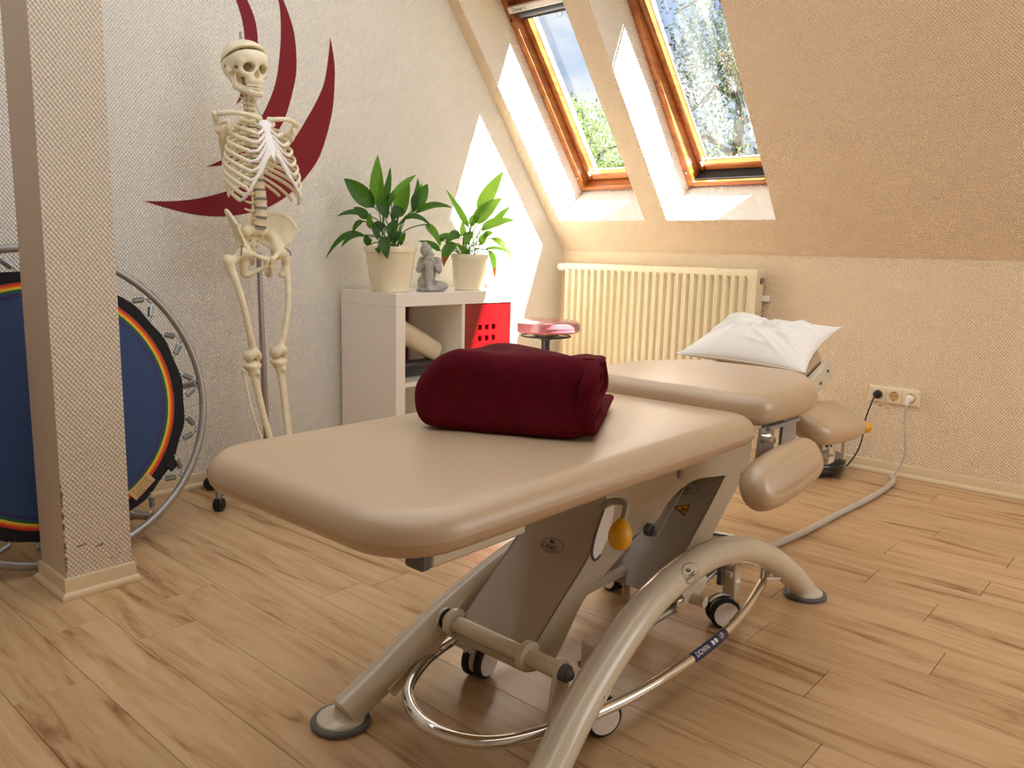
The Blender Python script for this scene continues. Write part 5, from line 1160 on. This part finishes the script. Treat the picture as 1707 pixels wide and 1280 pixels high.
# pelvis -----------------------------------------------------------------
PF = -.020
def hip_fn(p, s):
    q = p-V3(PF, 0, 0); m = np.stack([q[..., 0], q[..., 1]*s, q[..., 2]], -1)
    # iliac wing: a curved fan-shaped plate
    Rw = rotm((0, 0, 1), radians(38))@rotm((1, 0, 0), radians(-24)); w = (m-V3(-.012, .098, 1.052))@Rw; bow = .9*w[..., 0]**2+.5*w[..., 2]**2
    fan = np.sqrt((w[..., 0]/.078)**2+((w[..., 2])/.074)**2)-1; wing = smax(np.abs(w[..., 1]+bow*1.6-.010)-.0042, fan*.07, .004)
    wing = smax(wing, -(m[..., 2]-.975), .01)
    rim = np.abs(np.sqrt(fan**2+1e-6))*.07; crest = np.sqrt(np.maximum(rim, 0)**2+(w[..., 1]+bow*1.6-.010)**2)-.0068; crest = smax(crest, -(m[..., 2]-1.06), .01)
    ac = Ell(m, (.012, .088, .968), (.028, .026, .028)); neck = Cap(m, (.006, .088, .985), (-.020, .082, 1.035), .021, .012); si = Cap(m, (-.030, .080, 1.03), (-.055, .045, 1.060), .013, .014)
    pub = Cap(m, (.022, .080, .968), (.052, .014, .938), .0095, .0090); sym = Cap(m, (.052, .012, .945), (.046, .011, .918), .0095, .0080); ram = Cap(m, (.045, .012, .915), (-.004, .056, .880), .0072, .0105)
    isch = Cap(m, (-.004, .084, .955), (-.016, .062, .885), .0165, .0170)
    d = U(.016, wing, neck, ac, si); d = smin(d, crest, .006); d = U(.010, d, pub, sym, isch); d = U(.008, d, ram); d = smax(d, -Ell(m, (.020, .112, .965), (.024, .024, .023)), .004)
    return d
for s in (-1, 1):
    bfield('hip_bone', lambda p: hip_fn(p, s), (PF-.09, -.01 if s > 0 else -.19, .85), (PF+.09, .19 if s > 0 else .01, 1.15), .0040)
def sac_fn(p):
    q = p-V3(PF, -.003, 0); m = np.stack([q[..., 0], np.abs(q[..., 1]), q[..., 2]], -1)
    d = U(.016, Ell(m, (-.004, 0, 1.052), (.020, .028, .018)), Ell(m, (-.022, .028, 1.045), (.018, .026, .024)), Ell(m, (-.034, 0, 1.015), (.014, .038, .034)), Ell(m, (-.042, 0, .975), (.011, .024, .034)), Ell(m, (-.036, 0, .938), (.009, .012, .022)), Cap(m, (-.050, 0, 1.05), (-.058, 0, .98), .008, .006))
    for z, y in ((1.030, .021), (1.008, .019), (.986, .016)): d = smax(d, -Cap(m, (.03, y, z), (-.06, y, z), .0052), .003)
    return d
bfield('sacrum', sac_fn, (PF-.08, -.07, .90), (PF+.03, .07, 1.085), .0036)
mbone('pubic_disc', MB().ball((PF+.050, 0, .932), (.007, .005, .014), 10), 'disc_grey')

def shaft(p, ctl, rad, n=6):
    P = cr(ctl, n); r = np.interp(np.linspace(0, 1, len(P)), np.linspace(0, 1, len(rad)), rad); d = None
    for i in range(len(P)-1):
        c = Cap(p, P[i], P[i+1], r[i], r[i+1]); d = c if d is None else np.minimum(d, c)
    return d
# legs ---------------------------------------------------------------------
def femur_fn(p, s):
    m = np.stack([p[..., 0], p[..., 1]*s, p[..., 2]], -1)
    H = V3(-.004, .098, .966); Tm = V3(-.026, .150, .935); sh0 = V3(-.020, .140, .900); md = V3(.012, .114, .76); md2 = V3(.014, .092, .66); kn = V3(.006, .070, .590)
    d = U(.012, Ell(m, H, (.0235, .0235, .0235)), Cap(m, H, sh0+V3(0, 0, .03), .0135, .0150), Ell(m, Tm, (.017, .015, .022)), Cap(m, Tm, sh0, .016, .0155)); d = smin(d, shaft(m, [sh0, V3(.000, .130, .84), md, md2, kn], [.0160, .0132, .0122, .0126, .0170]), .010)
    d = U(.010, d, Ell(m, (-.026, .118, .880), (.010, .009, .014)))
    d = U(.012, d, Ell(m, (.000, .050, .572), (.027, .016, .023)), Ell(m, (.000, .090, .574), (.027, .016, .022)), Ell(m, (.020, .070, .585), (.014, .020, .016)))
    return smax(d, -Cap(m, (-.04, .070, .560), (.006, .070, .556), .0085), .006)
def tibia_fn(p, s):
    m = np.stack([p[..., 0], p[..., 1]*s, p[..., 2]], -1); a, b, c = V3(.004, .070, .515), V3(.036, .060, .36), V3(.072, .043, .215)
    d = U(.014, Ell(m, (-.002, .052, .537), (.025, .019, .012)), Ell(m, (-.002, .088, .537), (.025, .019, .012)), Cap(m, (.004, .070, .530), a, .026, .019)); d = smin(d, shaft(m, [V3(.002, .071, .53), a, V3(.020, .066, .44), b, V3(.055, .051, .28), c], [.022, .0175, .0140, .0125, .0118, .0125]), .012); d = smin(d, Ell(m, (.078, .041, .188), (.021, .019, .016)), .014)
    d = U(.008, d, Ell(m, (.028, .068, .508), (.010, .009, .012)), Ell(m, (.080, .024, .176), (.010, .006, .014))); return d
def foot_fn(p, s):
    m = np.stack([p[..., 0], p[..., 1]*s, p[..., 2]], -1); d = U(.010, Ell(m, (.082, .042, .160), (.020, .018, .014)), Cap(m, (.088, .044, .140), (.040, .046, .118), .016, .017), Ell(m, (.120, .040, .140), (.026, .024, .013)))
    for k in range(5):
        y = .022+.0115*k; d = U(.004, d, Cap(m, (.132, y+.004, .134), (.205-.006*k, y-.002, .110), .0062, .0058), Cap(m, (.210-.006*k, y-.002, .108), (.245-.009*k, y-.003, .102), .0056 if k else .0075, .0045 if k else .006))
    return d
for s in (-1, 1):
    yl = (lambda a, b: (a, b)) if s > 0 else (lambda a, b: (-b, -a)); y0, y1 = yl(.02, .18)
    bfield('femur', lambda p: femur_fn(p, s), (-.06, y0, .54), (.06, y1, 1.0), .0042)
    y0, y1 = yl(.005, .12); bfield('tibia', lambda p: tibia_fn(p, s), (-.04, y0, .15), (.115, y1, .56), .0042)
    mbone('fibula', MB().tube(cr([(-.014, s*.102, .520), (-.010, s*.101, .49), (.018, s*.094, .36), (.052, s*.074, .23), (.066, s*.062, .178)], 6), np.interp(np.linspace(0, 1, 25), [0, .08, .2, .85, 1], [.0095, .0085, .0055, .0055, .0085]), 10, roundcap=True), ang=180)
    mbone('patella', MB().ball((.034, s*.070, .572), (.008, .017, .018), 14)) if False else None
    y0, y1 = yl(.0, .09); bfield('foot', lambda p: foot_fn(p, s), (.01, y0, .085), (.26, y1, .185), .0040)
    mbone('hip_wire', MB().tube(cr([(-.002, s*.105, .988), (.016, s*.122, .975), (.018, s*.128, .955)], 4), .0018, 6), 'bone_dark')
LOWER[0] = False
mbone('spine_wire', MB().tube(cr([SC+V3(.07, .0, -.11), spc(1.50)+V3(.022, .004, 0), st(-.02)], 4), .0008, 5), 'bone_dark')
# ================================================================== TRAMPOLINE
TY, TR, TS, TA = -3.056, .490, .511, .223
tn = V3(cos(TA), 0, sin(TA)); tu = V3(-sin(TA), 0, cos(TA)); TC = V3(TS, TY, 0)+tu*(TR+.0122)
tr = thing('mini_trampoline', 'round mini trampoline with a blue mat leaning on its side behind the pillar', 'trampoline', (TS, TY, 0))
def tp(a, r, d=0): return TC+r*(cos(a)*V3(0, 1, 0)+sin(a)*tu)+tn*d
A_ = np.linspace(0, 2*pi, 97)[:96]
MB().tube([tp(a, TR) for a in A_], .0125, 14, loop=True).out('ring_frame', 'steel_grey', tr, ang=80)
MB().lathe([(.345, .0005), (.345, -.0005), (.001, -.0005)], TC, tn, 96, caps=False).out('mat', 'navy', tr)
for nm, r0_, r1_, mm in (('violet', .345, .352, 'band_violet'), ('blue', .352, .357, 'navy'), ('green', .357, .3645, 'band_green'), ('yellow', .3645, .372, 'band_yellow2'), ('orange', .372, .378, 'band_orange'), ('red', .378, .385, 'band_red')):
    MB().lathe([(r0_, .0012), (r1_, .0012)], TC, tn, 96, caps=False).out('rainbow_stripe', mm, tr, recalc=False)
rr = random.Random(2)
MB().loft([[tp(a, .385+(.036+.003*sin(a*18))*k, .0028-.0015*abs(k-.5)) for a in np.linspace(0, 2*pi, 145)[:144]] for k in (0, .25, .5, .75, 1, 1.0001)], caps=False).out('webbing_border', 'black_cloth', tr, recalc=False)
ta = radians(-52.5); o = tp(ta, .383, .0045); T = nrm(tp(ta+.1, .383)-tp(ta-.1, .383)); Rr = nrm(o-TC)
lab = MB().add([o-T*.045-Rr*.020, o+T*.045-Rr*.020, o+T*.045+Rr*.018, o-T*.045+Rr*.018], [(0, 1, 2, 3)]).out('sewn_label', 'tag_tan', tr, smooth=False, recalc=False); tag(lab, 'tan sewn label with worn brown print')
m = MB()
for k in range(4):
    for i in range(9):
        a0 = -.036+i*.008+rr.uniform(0, .002); w = rr.uniform(.002, .006); b = -.012+k*.008
        m.add([o+tn*.0006+T*a0+Rr*b, o+tn*.0006+T*(a0+w)+Rr*b, o+tn*.0006+T*(a0+w)+Rr*(b+.003), o+tn*.0006+T*a0+Rr*(b+.003)], [(0, 1, 2, 3)])
m.out('worn_print', 'ink_brown', lab, smooth=False, recalc=False)['kind'] = 'stuff'
# 18 clips, each with a V of two coil springs
Lc = .044
def springmesh():
    m = MB(); nt_ = 13; t = np.linspace(0, nt_*2*pi, nt_*9+1); P = np.stack([.0082*np.cos(t), .0082*np.sin(t), -Lc/2+Lc*t/t[-1]], 1); m.tube(P, .0018, 5)
    m.lathe([(.0072, -Lc/2), (.0072, Lc/2)], n=10)
    for s in (-1, 1):
        q = np.array([(.006, 0, s*Lc/2), (.002, 0, s*(Lc/2+.006)), (0, 0, s*(Lc/2+.014)), (.004, 0, s*(Lc/2+.020)), (0, 0, s*(Lc/2+.023)), (-.004, 0, s*(Lc/2+.019))]); m.tube(cr(q, 3), .0016, 5)
    return m.out('spring', 'zinc')
spm = springmesh(); mesh = spm.data; bpy.data.objects.remove(spm)
def aim(d): return Vector(d).to_track_quat('Z', 'Y')
base = V3(TS, TY, 0)
for k in range(18):
    a = radians(2+k*20); c = tp(a, TR-.016, 0.003)
    MB().tube(cr([tp(a-.012, TR-.012, .002), tp(a-.012, TR-.024, .006), tp(a+.012, TR-.024, .006), tp(a+.012, TR-.012, .002)], 4), .0026, 6).out('clip', 'zinc', tr)
    for s in (-1, 1):
        e = tp(a+s*radians(6.4), .4195, .0025); c2 = tp(a+s*radians(.9), TR-.020, .004); mid = (e+c2)/2; d = e-c2
        o = bpy.data.objects.new('spring', mesh); COL.objects.link(o); o.parent = tr; o.location = mid-base; o.rotation_mode = 'QUATERNION'; o.rotation_quaternion = aim(d); o.scale = (1, 1, np.linalg.norm(d)/(Lc+.044))
for k in range(6):
    a = radians(2+k*60); P = [tp(a, TR-.004, -.010), tp(a, TR-.004, -.225 if sin(a) > -.4 else -.20)]
    o = MB().tube(P, .0115, 10).out('leg', 'steel_grey', tr); MB().lathe([(.0135, -.004), (.0145, 0), (.0145, .022), (.0125, .024)], P[1]-tn*.004, tn, 12).out('rubber_foot', 'black_rubber', o)
m = MB()
for k in range(36):
    a = radians(2+k*10+4.5); e = tp(a, .421, .003); m.tube([e, tp(a, .431, .004), tp(a+.008, .434, .004)], .0016, 5)
m.out('webbing_hooks', 'zinc', tr)['kind'] = 'stuff'
MB().box((-.02, -.016, -.003), (.02, .016, .003), .001, M=(np.column_stack([T, Rr, tn]), tp(radians(-36), .425, .004))).out('strap_tab', 'black_cloth', tr)

# ================================================================== WALL DECAL (three crescents on the left wall)
def decal(label, outer, inner):
    def W(p):
        d = fw+(p[0]-853.5)/FPX*rt-(p[1]-640)/FPX*upv; q = CAM-d*CAM[0]/d[0]; return V3(.0, q[1], q[2])
    A = cr([W(p) for p in outer], 10); B = cr([W(p) for p in inner], 10)
    n = 60
    def rs(P):
        d = np.r_[0, np.cumsum(np.linalg.norm(np.diff(P, axis=0), axis=1))]; t = np.linspace(0, d[-1], n); return np.stack([np.interp(t, d, P[:, i]) for i in range(3)], 1)
    A, B = rs(A), rs(B); off = V3(.0012, 0, 0); m = MB()
    m.loft([[A[i]+off, B[i]+off, B[i], A[i]] for i in range(n)])
    o = m.out('wall_decal', 'decal_red', smooth=False); tag(o, label, 'wall decal', 'dark red crescent decals on the left wall')
decal('smallest dark red crescent decal, behind the skull of the skeleton', [(372, -75), (395, -40), (412, 0), (422, 24), (427.5, 46), (429.5, 78), (424, 118), (408, 158), (394, 174)], [(372, -75), (383, -38), (393.5, 0), (399.5, 18), (405.3, 42), (408.3, 71), (409, 105), (404, 145), (394, 174)])
decal('middle dark red crescent decal, passing behind the rib cage', [(420, -90), (452, -40), (472, 0), (489, 50), (494, 100), (490.5, 140), (472, 203), (440, 245), (395, 270), (345, 278)], [(420, -90), (447, -40), (464, 0), (468, 40), (466.7, 85), (459, 139), (439, 189), (412, 232), (379, 261), (345, 278)])
decal('largest dark red crescent decal, with its tips clear of the skeleton', [(550.5, 63), (556.7, 100), (557.7, 135), (552.7, 191), (534.8, 255), (512, 292), (480, 325), (442, 347), (388, 359.5), (340, 359.5), (290, 350), (240, 335)], [(550.5, 63), (546.7, 100), (538.8, 143), (518.8, 185), (483, 243), (452, 280), (420, 304), (394, 314), (340, 329), (300, 334.5), (270, 335.5), (240, 335)])
